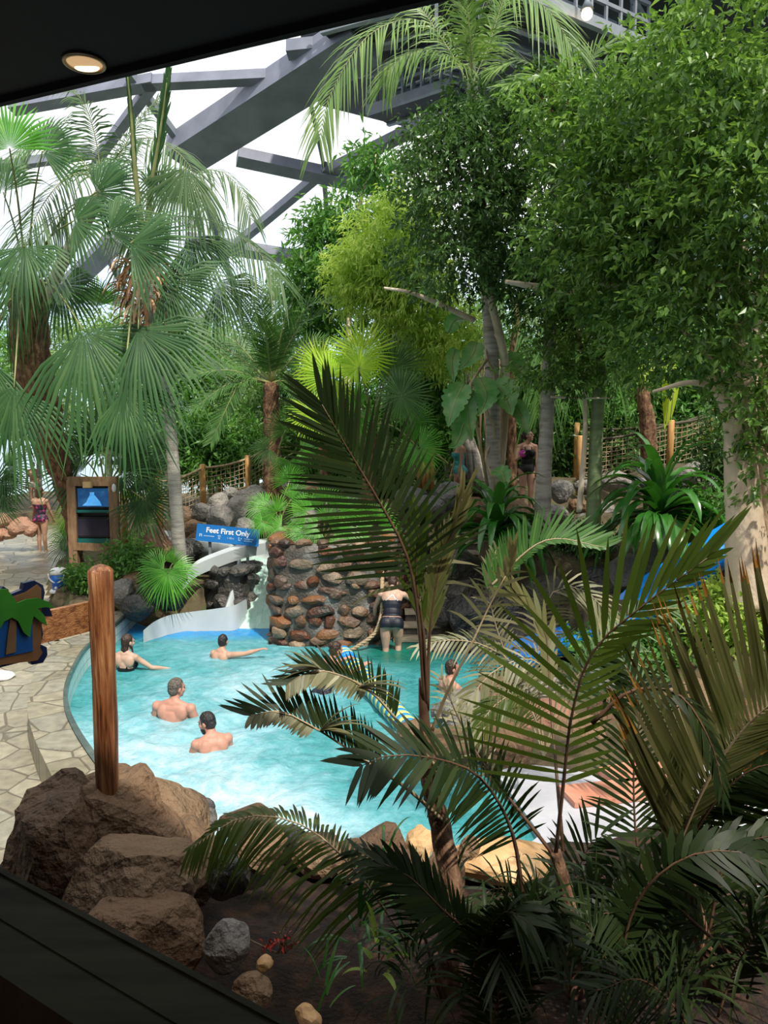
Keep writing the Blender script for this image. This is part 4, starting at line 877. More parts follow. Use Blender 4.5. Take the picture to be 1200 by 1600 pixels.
# ------------------------------------------------------------ floating striped lane marker
t = thing('lane_float', 'diagonal blue and yellow striped float line lying across the pool water', 'pool float', (-.3, 10.8, 0))
a = V(-.62, 10.75, .16); b = V(.30, 8.15, .06); ax = (b-a).normalized()
yl = mat('yellow_foam', (.62, .74, .20), .55); bf = mat('blue_foam', (.03, .26, .60), .5); lb = mat('bright_blue_foam', (.01, .25, .80), .45)
def disc(s0, s1, r, m):
    mb = MB(); p = a+ax*s0; q = a+ax*s1; mb.tube([p, p.lerp(q, .12), p.lerp(q, .88), q], [r*.88, r, r, r*.88], 20); part(mb, 'foam_disc', m, t)
s = 0
for w_, m in ((.09, lb), (.055, yl), (.05, lb), (.055, yl), (.10, lb)): disc(s, s+w_-.004, .14, m); s += w_
s += .16; k = 0
while s < (b-a).length:
    disc(s, s+.071, .128, yl if k % 2 == 0 else bf); s += .075; k += 1
mb = MB(); mb.tube([a, b], .026, 10); part(mb, 'core_rod', M['white'], t)

# ------------------------------------------------------------ rope net fences
def fence(posts, label, hgt=.95, ropem='rope', netm='rope', sag=.12, pr=.07, rows=8, two=False):
    """posts: ground points"""
    t = thing('net_fence', label, 'fence', posts[0])
    tops = [p+V(0, 0, hgt) for p in posts]
    for p, q in zip(posts, tops): mb = MB(); mb.tube([p-V(0, 0, .3), q-V(0, 0, .02), q], [pr, pr, pr*.8], 10); part(mb, 'post', M['fence_wood'], t)
    tr = MB(); net = MB()
    for k in range(len(posts)-1):
        a, b = tops[k]-V(0, 0, .08), tops[k+1]-V(0, 0, .08); c, d_ = posts[k]+V(0, 0, .05), posts[k+1]+V(0, 0, .05); n = max(6, int((b-a).length/.11))
        up = [a.lerp(b, i/n)-V(0, 0, sag*4*(i/n)*(1-i/n)*min(1, (b-a).length/2.5)) for i in range(n+1)]; lo = [c.lerp(d_, i/n) for i in range(n+1)]
        tr.tube(up, .030, 6)
        for i in range(1, n): net.tube([up[i], lo[i]], .0075, 4, cap=False)
        for j in range(1, rows+1):
            f = j/rows; net.tube([up[i].lerp(lo[i], f)+V(0, .01*math.sin(i*2+j), .008*math.sin(i*1.3+j)) for i in range(n+1)], .0075, 4, cap=False)
    part(tr, 'top_rope', M[ropem], t); part(net, 'net', M[netm], t); return t
fence([P(195, 838, 16), P(250, 818, 16.4), P(318, 792, 17.5), P(388, 776, 18), P(422, 756, 18.5), P(480, 748, 19.5), P(540, 745, 21)], 'golden post and rope net fence rising along the path above the screens', 1.0)
fence([P(250, 780, 21), P(345, 765, 22), P(460, 740, 22)], 'second rope net fence on the far side of the rising path', .9)
fence([P(905, 752, 15.6), P(1046, 728, 15.6), P(1150, 700, 15.5)], 'net fence with dark top rope on the upper terrace, nearer one', .95, 'dark_rope')
fence([P(900, 735, 18.2), P(1014, 735, 18.0), P(1107, 715, 18.0)], 'net fence with dark top rope on the upper terrace, farther one', 1.15, 'dark_rope')
t = thing('timber_fence', 'short golden stake fence with a rope in front of bright leaves', 'fence', P(665, 760, 17))
for px, py in ((655, 715), (662, 722), (668, 722), (675, 700)):
    mb = MB(); mb.tube([P(px, 765, 17), P(px, py, 17)], .05, 8); part(mb, 'stake', M['fence_wood'], t)
mb = MB(); mb.tube([P(648, 730, 17), P(660, 705, 17), P(675, 703, 17), P(700, 725, 17)], .03, 6); part(mb, 'rope', M['rope'], t)
mb = MB(); c = P(662, 745, 15.8); mb.tube([P(507, 765, 15.3), P(507, 735, 15.3), P(506, 695, 15.3)], .10, 12, wob=.1); mb.build('brown_stump_post', M['trunk_fibre'], None, True, None, 'rough brown slender trunk post left of the large dark frond', 'post')
# far blue banner and seats, left edge distance
t = thing('far_banner', 'blue and white board far away behind the shirtless man', 'board', P(72, 705, 29))
mb = MB(); c = P(72, 703, 29); mb.box(c, (.85, .05, .5)); part(mb, 'board', M['blue'], t, False)
mb = MB(); mb.box(c+V(0, -.03, .22), (.85, .03, .08)); mb.box(c+V(0, -.03, -.22), (.85, .03, .06))
for k in range(6): mb.box(c+V(-.28+.11*k, -.03, -.02), (.06, .03, .12))
part(mb, 'white_lettering', M['white'], t, False)
for q_x in (-.3, .3): mb = MB(); mb.box(c-V(q_x, 0, 1.0), (.06, .06, 1.6)); part(mb, 'support', M['steel_light'], t, False)
# salmon coloured mats on the shallow terrace
for k, (px, py, a_, l_) in enumerate([(1010, 1205, .4, 'salmon pink foam mat lying on the pale terrace behind the palms'), (960, 1240, .2, 'second salmon mat nearer on the pale terrace behind the palms')]):
    c = G(px, py, .10); mb = MB(); mb.box((0, 0, .02), (.95, .34, .05), Matrix.Rotation(a_, 3, 'Z')); o = mb.build('foam_mat', M['terracotta'], None, False, None, l_, 'mat'); o.location = c
# ------------------------------------------------------------ plants
def trunk_part(par, pts, r, m, wob=.03, n=12, name='trunk', rings=False, lab=None):
    Q = resample(smooth_poly(pts, 6), 40 if not rings else 70); k = len(Q); rr = []
    for i in range(k):
        f = i/(k-1)*(len(r)-1); a = int(min(f, len(r)-2)); v = r[a]+(r[a+1]-r[a])*(f-a)
        if rings and i % 3 == 0: v *= 1.05
        rr.append(v)
    mb = MB(); mb.tube(Q, rr, n, wob=wob); return part(mb, name, M[m], par, True, lab)
def px_axis(deg, toward=.2):
    a = math.radians(deg); return V(math.cos(a), -toward, math.sin(a))
def fan_leaf(par, px, py, Y, deg, Rpx, m, root=None, toward=.25, up=.5, droop=.35, spread=250, n=36, pet=True, stem='stem', fuse=.5, side=0.0):
    c = P(px, py, Y); mb = MB(); R = Rpx*Y/F
    fan(mb, c, px_axis(deg, toward), V(side, -1, up), R, n, spread, droop, fuse)
    f = part(mb, 'fan_leaf', L[m], par)
    if pet and root is not None:
        s = MB(); md = (Vector(root)+c)/2+V(0, 0, .12*(Vector(root)-c).length); s.tube(resample(smooth_poly([root, md, c], 6), 10), [.022-.0012*i for i in range(11)], 6); part(s, 'leaf_stalk', M[stem], f)
    return f
def crown_feather(par, C, n, Ln, Ll, m, elev=(70, -20), arch=.5, seed=0, nl=44, w=.03, stem='stem', az0=0, azr=360, droop=.25, t0=.15, sl=1, ang=(70, 25), lift=.15, rr=.02):
    rd = random.Random(seed)
    for k in range(n):
        t = (k+.5)/n; az = math.radians(az0+(k*137.5) % azr+rd.uniform(-12, 12)); el = math.radians(elev[0]+(elev[1]-elev[0])*t+rd.uniform(-8, 8)); l = Ln*rd.uniform(.85, 1.12)
        d = V(math.cos(az)*math.cos(el), math.sin(az)*math.cos(el), math.sin(el)); pts = [Vector(C)]; p = Vector(C); dd = d.copy()
        for j in range(7):
            p = p+dd*l/7; pts.append(p.copy()); dd = (dd-V(0, 0, 1)*arch*(j+1)/7*.55).normalized()
        up = V(0, 0, 1) if abs(d.z) < .9 else V(-math.cos(az), -math.sin(az), .3)
        mb = MB(); frond(mb, pts, Ll, nl, t0, ang, w, up-d*.2, droop=droop, mr=1, lift=lift, rr=rr); part(mb, 'frond', [L[m], M[stem]], par)
def crown_fan(par, C, n, R, m, elev=(75, -35), pet=.9, seed=0, nseg=30, droop=.35, spread=240, stem='stem', azs=None):
    rd = random.Random(seed)
    for k in range(n):
        t = (k+.5)/n; az = math.radians((k*137.5) % 360+rd.uniform(-12, 12)) if azs is None else math.radians(azs[k % len(azs)]); el = math.radians(elev[0]+(elev[1]-elev[0])*t+rd.uniform(-8, 8))
        d = V(math.cos(az)*math.cos(el), math.sin(az)*math.cos(el), math.sin(el)); c = Vector(C)+d*pet*rd.uniform(.8, 1.15); mb = MB()
        ax = (d-V(0, 0, 1)*(.25+.5*t)).normalized(); nr = V(0, 0, 1)+d*.7
        fan(mb, c, ax, nr, R*rd.uniform(.85, 1.1), nseg, spread, droop, .5); f = part(mb, 'fan_leaf', L[m], par)
        s = MB(); s.tube([Vector(C), (Vector(C)+c)/2+V(0, 0, .05), c], [.02, .014, .01], 5); part(s, 'leaf_stalk', M[stem], f)

# ---- left fan palm A: brown fibrous trunk
base = V(P(124, 880, 14.9).x, 14.9, .35); top = P(42, 445, 13.0)
A = thing('fan_palm', 'large fan palm with shaggy brown trunk at the left edge', 'palm tree', base)
trunk_part(A, [base, P(106, 780, 14.6), P(80, 690, 14.2), P(50, 560, 13.4), top+V(0, 0, .1)], [.12, .13, .20, .31, .32, .27], 'trunk_fibre', .16, 18)
mb = MB(); rd = random.Random(5)
for k in range(260):
    f = rd.random(); p = P(46+32*(1-f)**1.5, 480+220*(1-f), 13.2+.8*(1-f)); a_ = rd.uniform(0, 6.28); n_ = V(math.cos(a_), math.sin(a_), 0)
    strap(mb, p+n_*.25, n_*.7+V(0, 0, .8 if f > .5 else -.2), rd.uniform(.15, .40), .02, 1.2, 3)
part(mb, 'bark_fibres', M['trunk_fibre'], A)
for a in [(130, 515, 8.6, -62, 175, 'fan', .25, .30), (22, 605, 8.4, -97, 140, 'fan', .2, .35), (38, 385, 8.9, -82, 90, 'fan', .5, .5), (66, 236, 9.0, 38, 82, 'fan', .0, .15), (115, 345, 9.0, 12, 90, 'fan', .3, .4), (150, 300, 9.2, 25, 95, 'fan', .2, .2),
          (5, 300, 9.3, 120, 90, 'fan', .1, .4), (95, 445, 9.6, -25, 80, 'fan', .2, .5), (-30, 470, 9.0, 200, 120, 'fan', .2, .4), (15, 232, 8.2, 95, 85, 'fan_fresh', .1, .1), (-20, 560, 8.8, -110, 130, 'fan', .1, .4)]:
    fan_leaf(A, a[0], a[1], a[2]+2.7, a[3], a[4], a[5], top, a[6], .5, a[7]*1.25, spread=150 if a[4] > 100 else 190, n=30)
# ---- second fan palm B
base = V(P(280, 790, 13.2).x, 13.2, .8); top = P(226, 395, 11.6)
B = thing('fan_palm', 'fan palm with thin pale trunk and a collar of dry orange leaf bases', 'palm tree', base)
trunk_part(B, [base, P(268, 690, 13.0), P(258, 600, 12.6), P(242, 500, 12.0), top], [.12, .11, .10, .12, .18], 'trunk_grey', .04, 14, rings=True)
mb = MB()
for k in range(170):
    f = rd.random(); p = P(228+10*(1-f), 410+110*(1-f), 11.7+.2*(1-f)); a_ = rd.uniform(0, 6.28); n_ = V(math.cos(a_), math.sin(a_), 0)
    strap(mb, p+n_*(.16+.16*f), n_*.5+V(0, 0, rd.uniform(-.4, .9)), rd.uniform(.25, .6), rd.uniform(.04, .09), 1.6, 5)
part(mb, 'dry_leaf_bases', M['dead_leaf'], B)
for a in [(216, 514, 10.4, -42, 150, 'fan', .3, .40), (192, 612, 10.2, -58, 115, 'fan', .3, .4), (204, 380, 10.6, -8, 115, 'fan', .3, .15), (258, 436, 10.8, -32, 118, 'fan', .2, .25), (290, 262, 11.4, -110, 105, 'feather', .2, .5), (300, 370, 11.6, -60, 90, 'fan', .1, .5),
          (170, 360, 11.0, 30, 95, 'fan', .1, .3), (245, 310, 11.8, 60, 80, 'fan', .1, .3), (340, 440, 12.2, -40, 90, 'feather', .1, .5), (150, 480, 13, 90, 60, 'fan_fresh', 0, .2)]:
    fan_leaf(B, a[0], a[1], a[2], a[3], a[4], a[5], top, a[6], .4, a[7]*1.25, spread=140, n=30)
for pts, Ll in (([(226, 390, 11.6), (212, 280, 11.4), (205, 180, 11.2), (198, 105, 11.0)], 20), ([(226, 390, 11.6), (235, 300, 11.5), (250, 210, 11.3), (262, 120, 11.1)], 42)):
    mb = MB(); frond(mb, [P(*p) for p in pts], Ll*11.3/F, 40, .35, (12, 6), .05, (0, -1, .1), mr=1, droop=.0, rr=.05); part(mb, 'spear_leaf', [L['fan'], M['stem']], B)
# ---- coconut-like palm C behind the two
base = V(P(114, 820, 16.8).x, 16.8, .4); top = P(160, 300, 13.6)
Cc = thing('feather_palm', 'tall feather palm with arching grey-green fronds above the left fan palms', 'palm tree', base)
trunk_part(Cc, [base, P(84, 690, 15.8), P(56, 560, 15.0), P(84, 440, 14.4), top], [.15, .12, .11, .11], 'trunk_grey', .04, 12, rings=True)
for pts, Ll, m in [([(170, 320, 13), (250, 335, 12.6), (330, 345, 12.3), (395, 385, 12.1), (440, 440, 12)], 75, 'feather'), ([(160, 300, 13.5), (130, 270, 13), (90, 290, 12.6), (50, 350, 12.2), (20, 430, 12)], 90, 'feather'),
                   ([(160, 300, 13.5), (185, 240, 13), (230, 215, 12.6), (290, 250, 12.2), (320, 320, 12)], 70, 'feather'), ([(160, 300, 13.5), (110, 230, 13.2), (60, 220, 13), (0, 260, 12.6)], 80, 'cycad'),
                   ([(160, 300, 13.5), (150, 220, 13.4), (130, 160, 13.2), (90, 120, 13)], 70, 'feather'), ([(170, 320, 13.5), (250, 290, 13.3), (330, 265, 13), (372, 290, 12.9), (392, 340, 12.8)], 55, 'feather'),
                   ([(160, 300, 13.5), (100, 330, 13), (40, 400, 12.6), (10, 500, 12.4)], 90, 'cycad'), ([(170, 320, 13.5), (220, 380, 13.2), (240, 470, 13)], 80, 'feather'), ([(160, 300, 13.5), (210, 200, 13.8), (250, 150, 14)], 60, 'feather')]:
    mb = MB(); frond(mb, [P(*p) for p in pts], Ll*12.6/F, 56, .12, (68, 30), .028, (0, -.5, 1), mr=1, droop=.75, lift=.1); part(mb, 'frond', [L[m], M['stem']], Cc)
# ---- cycad-like palm D, centre left
base = V(P(425, 735, 17).x, 17, 1.9); top = P(424, 598, 17)
D_ = thing('feather_palm', 'round-crowned feather palm with short reddish brown trunk behind net fence', 'palm tree', base)
trunk_part(D_, [base-V(0, 0, .3), P(425, 680, 17), top], [.22, .19, .17], 'trunk_fibre', .14, 16)
for i, (tx, ty, sg) in enumerate([(300, 520, 18), (285, 590, 10), (330, 690, 10), (270, 540, 16), (345, 455, 22), (395, 440, 20), (430, 430, 20), (470, 450, 20), (525, 470, 30), (540, 540, 20), (480, 640, 8), (520, 610, 10), (360, 640, 8), (410, 500, 10), (300, 640, 8), (450, 520, 20), (505, 490, 18)]):
    Y = 17+(-.9 if i % 3 else .8); mid = ((424+tx)/2, min(598, (598+ty)/2-sg*1.6), (17+Y)/2)
    mb = MB(); frond(mb, [P(424, 598, 17), P(*mid), P(tx, ty, Y)], 30*17/F, 54, .16, (62, 30), .030, (0, -1, 1.1), mr=1, droop=.10, lift=.25, rr=.018); part(mb, 'frond', [L['cycad'], M['stem']], D_)
# ---- glowing fan palms E (centre)
base = V(P(575, 760, 14.4).x, 14.4, 1.8); top = P(580, 660, 14.4)
E_ = thing('fan_palm', 'fan palm with glowing yellow-green sunlit round leaves in the centre', 'palm tree', base)
trunk_part(E_, [base-V(0, 0, .3), top], [.15, .12], 'trunk_fibre', .1, 12)
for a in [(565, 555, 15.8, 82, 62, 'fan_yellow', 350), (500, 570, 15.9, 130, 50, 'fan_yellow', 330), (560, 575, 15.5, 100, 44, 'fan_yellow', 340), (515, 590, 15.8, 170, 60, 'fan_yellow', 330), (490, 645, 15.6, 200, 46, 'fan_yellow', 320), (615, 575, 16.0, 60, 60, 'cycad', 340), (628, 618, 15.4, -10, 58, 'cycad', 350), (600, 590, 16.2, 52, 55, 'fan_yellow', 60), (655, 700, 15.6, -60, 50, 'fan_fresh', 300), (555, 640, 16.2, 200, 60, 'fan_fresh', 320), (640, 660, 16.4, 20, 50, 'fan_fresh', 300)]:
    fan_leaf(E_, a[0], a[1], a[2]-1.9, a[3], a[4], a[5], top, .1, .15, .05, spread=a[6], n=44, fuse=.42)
def bush_fans(label, px, py, Y, leaves, m='fan_fresh'):
    b0 = P(px, py, Y); t = thing('dwarf_fan_palm', label, 'palm', b0)
    for a in leaves:
        fan_leaf(t, a[0], a[1], Y+(a[4] if len(a) > 4 else -.2), a[2], a[3], a[5] if len(a) > 5 else m, b0, .3, .6, .25, spread=230, n=30, fuse=.3)
    return t
bush_fans('small fan palm with a round leaf beside the cycad trunk', 430, 730, 15.4, [(446, 672, 110, 48, 0, 'cycad'), (420, 700, 200, 36, .1, 'cycad'), (470, 705, -10, 40, .1), (452, 720, -90, 36, -.2)])
bush_fans('bright small fan palm left of the pier planting', 432, 835, 13.4, [(452, 752, 90, 36, .2), (415, 790, 175, 38, .0), (432, 800, 120, 40, -.1), (455, 780, 40, 40, -.1), (440, 822, 200, 34, -.3), (410, 815, 215, 28, -.4)])
bush_fans('bushy fan palm in the middle of the pier planting', 505, 845, 12.9, [(480, 800, 130, 42), (510, 785, 85, 42), (535, 800, 40, 44), (495, 825, 190, 38, -.4), (530, 828, -15, 42, -.4), (512, 815, 60, 40, -.4), (470, 830, 180, 36, -.3), (520, 845, -60, 24, -.5)])
bush_fans('low fan palm at the right end of the pier planting', 570, 845, 13.2, [(560, 810, 100, 42), (590, 815, 50, 44), (575, 830, 160, 40, -.4), (600, 838, 0, 40, -.4), (550, 838, 200, 36, -.4)])
bush_fans('small bright green fan palm hanging over the flume wall', 262, 900, 12.8, [(258, 892, 250, 52, -.3), (255, 895, 200, 50, -.2), (268, 888, 300, 46, -.3), (250, 885, 150, 42, 0), (270, 880, 60, 38, 0), (262, 895, 275, 56, -.4)])
# dark green understory palms left
bush_fans('spiky green fan palm behind the screen stand', 165, 770, 14.8, [(130, 715, 130, 75), (165, 700, 90, 80), (205, 715, 45, 75), (220, 745, -10, 70, -.4), (190, 740, 20, 80, -.3), (125, 740, 170, 70), (150, 690, 110, 80, .3), (240, 700, 30, 60, .3, 'feather'), (225, 780, -50, 70, -.8)], 'fan')
bush_fans('dark fan palm hanging at the left edge above kerb boulders', 10, 775, 16.5, [(10, 730, 20, 60), (10, 755, -30, 50), (-10, 760, 60, 70), (-5, 790, -60, 40, -.3)], 'fan')
bush_fans('light green fan leaves in front of the walking bather', 110, 800, 15.2, [(112, 800, 195, 34, -.2, 'fan_yellow'), (108, 825, 205, 40, -.2, 'fan_fresh'), (105, 850, 225, 40, -.3, 'feather')])
bush_fans('spiky fan palm with backlit leaf right of the screen stand', 210, 800, 14.6, [(205, 780, 60, 46, .1, 'fan_yellow'), (215, 800, 20, 50, 0, 'fan_fresh'), (230, 770, 40, 44, .4, 'fan_yellow')])
# ---- big leafy trees
def tree(label, base, trunks, blobs, n, size, leaf, bark='trunk_pale', seed=0, twig=9, droop=.4, name='leafy_tree', wr=.45, shell=.6, spread=.22):
    t = thing(name, label, 'tree', base)
    for (pts, r) in trunks: trunk_part(t, pts, r, bark, .03, 12)
    mb = MB(); leaf_cloud(mb, blobs, n, size, wr, droop, twig, seed, shell=shell, spread=spread); part(mb, 'foliage', L[leaf], t, False)
    return t
def bl(px, py, Y, rx, ry, rz=None):
    """blob from pixel centre and pixel radii"""
    return (P(px, py, Y), (rx*Y/F, (rz if rz else (rx+ry)/2*Y/F), ry*Y/F))
# big ficus at right
fb = P(1175, 885, 9.4)
X = tree('huge leafy tree with pale smooth trunks filling the right side', fb, [
    ([fb-V(0, 0, .5), P(1160, 760, 9.3), P(1158, 640, 9.2), P(1168, 520, 9.2), P(1150, 380, 9.4)], [.30, .22, .19, .17, .12]),
    ([fb-V(-.25, 0, .5), P(1200, 760, 9.4), P(1158, 690, 9.2), P(1142, 640, 9.0), P(1110, 590, 8.8)], [.25, .22, .20, .15, .05]),
    ([fb-V(-.5, 0, .5), P(1215, 700, 9.3), P(1200, 560, 9.2), P(1210, 400, 9.3)], [.28, .24, .2, .14]),
    ([P(1145, 650, 9.0), P(1145, 605, 8.8), P(1165, 575, 8.7), P(1210, 550, 8.6)], [.06, .05, .045, .03]),
    ([P(1145, 625, 9.0), P(1115, 605, 8.8), P(1075, 598, 8.7), P(1020, 612, 8.6)], [.05, .04, .03, .015]),
    ([P(1147, 605, 9.0), P(1120, 575, 9.0), P(1095, 545, 9.0), P(1060, 510, 9.2)], [.04, .035, .03, .02]),
    ([P(1150, 520, 9.2), P(1140, 470, 9.0), P(1145, 430, 9.0), P(1200, 400, 8.6)], [.05, .04, .04, .03]),
    ([P(1150, 420, 9.4), P(1080, 470, 9.6), P(1000, 455, 9.8), P(930, 440, 10.0)], [.10, .08, .06, .03])],
    [bl(1150, 100, 8.2, 110, 130), bl(1190, 260, 8.0, 110, 130), bl(1060, 190, 9.4, 110, 120), bl(1100, 360, 9.0, 130, 110), bl(1010, 330, 10, 110, 110), bl(1140, 480, 8.6, 110, 70), bl(950, 240, 10.4, 90, 100), bl(1010, 440, 10, 110, 60), bl(930, 380, 10.4, 100, 100), bl(1050, 540, 9.6, 90, 40), bl(1195, 600, 8.6, 50, 100), bl(1195, 720, 8.8, 30, 60), bl(880, 180, 10.8, 60, 60)],
    40000, .11, 'ficus', seed=1, twig=12, shell=.75, spread=.16)
fb = P(850, 780, 14)
tree('round-headed leafy tree with dense dark leaves above the terrace', V(fb.x-.9, 14.2, 1.7), [([V(fb.x-.9, 14.2, 1.6), P(790, 600, 13.6), P(770, 480, 13), P(740, 350, 12.6)], [.10, .09, .07, .05]), ([P(740, 500, 12.6), P(650, 460, 12), P(600, 450, 12)], [.05, .04, .02]), ([P(900, 455, 11.8), P(850, 450, 11.6), P(790, 440, 11.4)], [.07, .06, .03])],
     [bl(720, 290, 12, 85, 90), bl(700, 390, 12.2, 75, 75), bl(790, 230, 12.4, 80, 70), bl(820, 350, 12.8, 80, 90), bl(860, 440, 12.6, 90, 55), bl(680, 230, 12.6, 50, 50), bl(850, 160, 12.8, 70, 50), bl(760, 180, 12.8, 70, 40), bl(790, 400, 12.2, 50, 60)], 26000, .105, 'ficus_dark', seed=2, shell=.7)
tree('sparse bright green tree in front of the terrace bathers', P(905, 800, 12.6), [([P(905, 800, 12.6), P(915, 640, 12.5), P(900, 480, 12.5)], [.05, .04, .03]), ([P(860, 620, 12.3), P(900, 622, 12.3), P(960, 622, 12.2)], [.02, .02, .01])],
     [bl(860, 580, 12.2, 80, 36), bl(930, 560, 12.2, 70, 50), bl(980, 500, 12, 80, 60), bl(900, 500, 12.6, 90, 60), bl(1000, 590, 11.6, 60, 30)], 9000, .095, 'ficus', seed=3, shell=.3)
tree('light yellow-green bamboo-like clump left of the dark tree', P(600, 740, 15.5), [([P(600, 760, 15.5), P(610, 560, 15.4), P(600, 400, 15.2)], [.05, .04, .03]), ([P(640, 760, 15.8), P(650, 560, 15.8), P(660, 400, 15.6)], [.05, .04, .03]), ([P(570, 760, 15.6), P(560, 600, 15.6), P(575, 460, 15.4)], [.04, .04, .02])],
     [bl(600, 390, 15, 60, 60), bl(640, 340, 15.2, 45, 40), bl(650, 450, 15, 60, 70), bl(590, 460, 15.6, 50, 45), bl(640, 530, 15.8, 50, 40), bl(690, 530, 15, 50, 50), bl(560, 420, 15.6, 40, 40)], 26000, .15, 'bamboo', bark='trunk_green', seed=4, wr=.22, droop=.8, name='bamboo_clump')
tree('open feathery tree against the sky in the upper centre', P(540, 740, 19), [([P(540, 760, 19), P(545, 500, 19), P(560, 330, 19), P(590, 240, 19)], [.10, .08, .06, .04])],
     [bl(590, 260, 19, 36, 34), bl(545, 340, 19, 50, 30), bl(500, 370, 19.2, 40, 26), bl(520, 420, 19, 70, 40), bl(470, 450, 19.4, 40, 30), bl(500, 500, 19.6, 60, 40)], 9000, .22, 'mid', seed=5, wr=.28, shell=.2)
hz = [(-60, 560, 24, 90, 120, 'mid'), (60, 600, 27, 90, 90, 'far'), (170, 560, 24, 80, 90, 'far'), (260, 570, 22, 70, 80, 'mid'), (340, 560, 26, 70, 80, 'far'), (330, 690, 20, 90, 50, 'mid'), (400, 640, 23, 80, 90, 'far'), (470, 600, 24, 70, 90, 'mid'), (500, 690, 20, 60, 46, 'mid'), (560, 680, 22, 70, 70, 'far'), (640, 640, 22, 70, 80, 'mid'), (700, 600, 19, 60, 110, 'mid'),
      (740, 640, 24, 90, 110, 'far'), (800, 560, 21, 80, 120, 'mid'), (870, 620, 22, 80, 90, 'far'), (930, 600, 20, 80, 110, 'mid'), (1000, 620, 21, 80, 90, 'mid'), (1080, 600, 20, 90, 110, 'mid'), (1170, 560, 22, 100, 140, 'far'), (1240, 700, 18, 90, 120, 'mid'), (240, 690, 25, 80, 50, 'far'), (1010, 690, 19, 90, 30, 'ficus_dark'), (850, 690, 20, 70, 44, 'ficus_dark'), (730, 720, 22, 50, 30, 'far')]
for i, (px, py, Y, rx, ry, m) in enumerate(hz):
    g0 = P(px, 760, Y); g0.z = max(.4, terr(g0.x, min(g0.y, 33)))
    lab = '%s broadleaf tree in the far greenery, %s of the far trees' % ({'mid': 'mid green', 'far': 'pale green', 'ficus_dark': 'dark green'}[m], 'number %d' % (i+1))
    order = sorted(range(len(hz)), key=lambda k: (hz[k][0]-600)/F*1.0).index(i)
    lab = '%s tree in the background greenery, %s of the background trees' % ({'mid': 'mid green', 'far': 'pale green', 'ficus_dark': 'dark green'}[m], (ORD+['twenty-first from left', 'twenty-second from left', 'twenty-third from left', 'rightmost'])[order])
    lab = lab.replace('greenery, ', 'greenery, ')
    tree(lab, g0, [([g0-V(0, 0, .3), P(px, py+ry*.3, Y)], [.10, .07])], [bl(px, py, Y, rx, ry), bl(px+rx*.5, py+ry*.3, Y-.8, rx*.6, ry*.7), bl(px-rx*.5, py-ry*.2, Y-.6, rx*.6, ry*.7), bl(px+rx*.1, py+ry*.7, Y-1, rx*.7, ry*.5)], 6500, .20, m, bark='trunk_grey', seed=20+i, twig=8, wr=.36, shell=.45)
# understory hedge behind fence and shrubs
for i, (px, py, Y, rx, ry, m, lab) in enumerate([(320, 700, 19.5, 80, 34, 'mid', 'leafy shrub behind the left net fence'), (138, 900, 13.3, 30, 15, 'mid', 'small leafy shrub at the foot of the screen stand'), (1130, 700, 12.8, 40, 90, 'ficus_dark', 'dark shrub with small leaves left of the pale trunks'), (1120, 800, 11.6, 44, 36, 'mid', 'low leafy shrub beside the blue slide top'), (205, 870, 13.6, 30, 26, 'mid', 'ground cover shrub right of the screen stand'), (600, 730, 18, 50, 26, 'far', 'pale shrub behind the big dark frond'), (660, 560, 17.5, 50, 60, 'mid', 'leafy bush behind round palm leaves'), (905, 840, 12.8, 50, 22, 'ficus_dark', 'dark ground cover between the two strap-leaf plants'), (980, 1010, 9.6, 90, 34, 'mid', 'shrub in front of the blue slide'), (1120, 960, 9.6, 70, 60, 'bamboo', 'yellow-green shrub beside the blue slide')][:]):
    g0 = P(px, py+ry, Y); t = thing('shrub', lab, 'shrub', g0); mb = MB(); leaf_cloud(mb, [bl(px, py, Y, rx, ry), bl(px+rx*.4, py+ry*.3, Y-.2, rx*.6, ry*.6)], int(1800+rx*ry*.5), .10 if Y < 16 else .16, .42, .4, 8, 60+i, shell=.35); part(mb, 'foliage', L[m], t, False)
    mb = MB(); rd = random.Random(i)
    for k in range(7): mb.tube([g0+V(rd.uniform(-.1, .1), 0, -.1), P(px+rd.uniform(-.5, .5)*rx, py+rd.uniform(-.3, .3)*ry, Y)], [.018, .008], 5)
    part(mb, 'stems', M['stem_dark'], t)
# ---- slim trunks on the terrace with their crowns
b0 = P(770, 790, 13.6)
t = thing('tall_palm', 'tall palm with smooth grey trunk wrapped by a climber, crown near the roof', 'palm tree', b0)
trunk_part(t, [b0-V(0, 0, .3), P(770, 640, 13.5), P(765, 500, 13.4), P(750, 320, 13.2), P(738, 160, 13.0)], [.14, .125, .12, .11, .10], 'trunk_grey', .02, 14, rings=True)
trunk_part(t, [P(738, 165, 13.0), P(738, 130, 13.0), P(738, 100, 13.0)], [.11, .09, .05], 'trunk_green', .02, 12, 'crownshaft')
for pts, Ll in [([(738, 130, 13), (700, 60, 12.6), (640, 30, 12.2), (570, 60, 11.8), (515, 150, 11.6), (500, 215, 11.5)], 70), ([(738, 130, 13), (720, 100, 12.6), (670, 78, 12.3), (620, 95, 12.1), (600, 130, 12)], 60), ([(738, 130, 13), (745, 40, 12.8), (790, -20, 12.4), (850, 10, 12.0), (900, 80, 11.8)], 85), ([(738, 130, 13), (725, 30, 12.7), (700, -50, 12.4), (660, -90, 12)], 90),
                ([(738, 130, 13), (760, 80, 13.2), (780, 20, 13.3), (800, -40, 13.3)], 60), ([(738, 130, 13), (735, 60, 12.6), (728, -10, 12.4), (720, -90, 12)], 90), ([(738, 140, 13), (690, 60, 13.6), (640, 0, 14), (560, -10, 14)], 80)]:
    mb = MB(); frond(mb, [P(*p) for p in pts], Ll*12.3/F, 58, .14, (60, 28), .032, (0, -.6, 1), mr=1, droop=.7, lift=.15); part(mb, 'frond', [L['royal'], M['stem']], t)
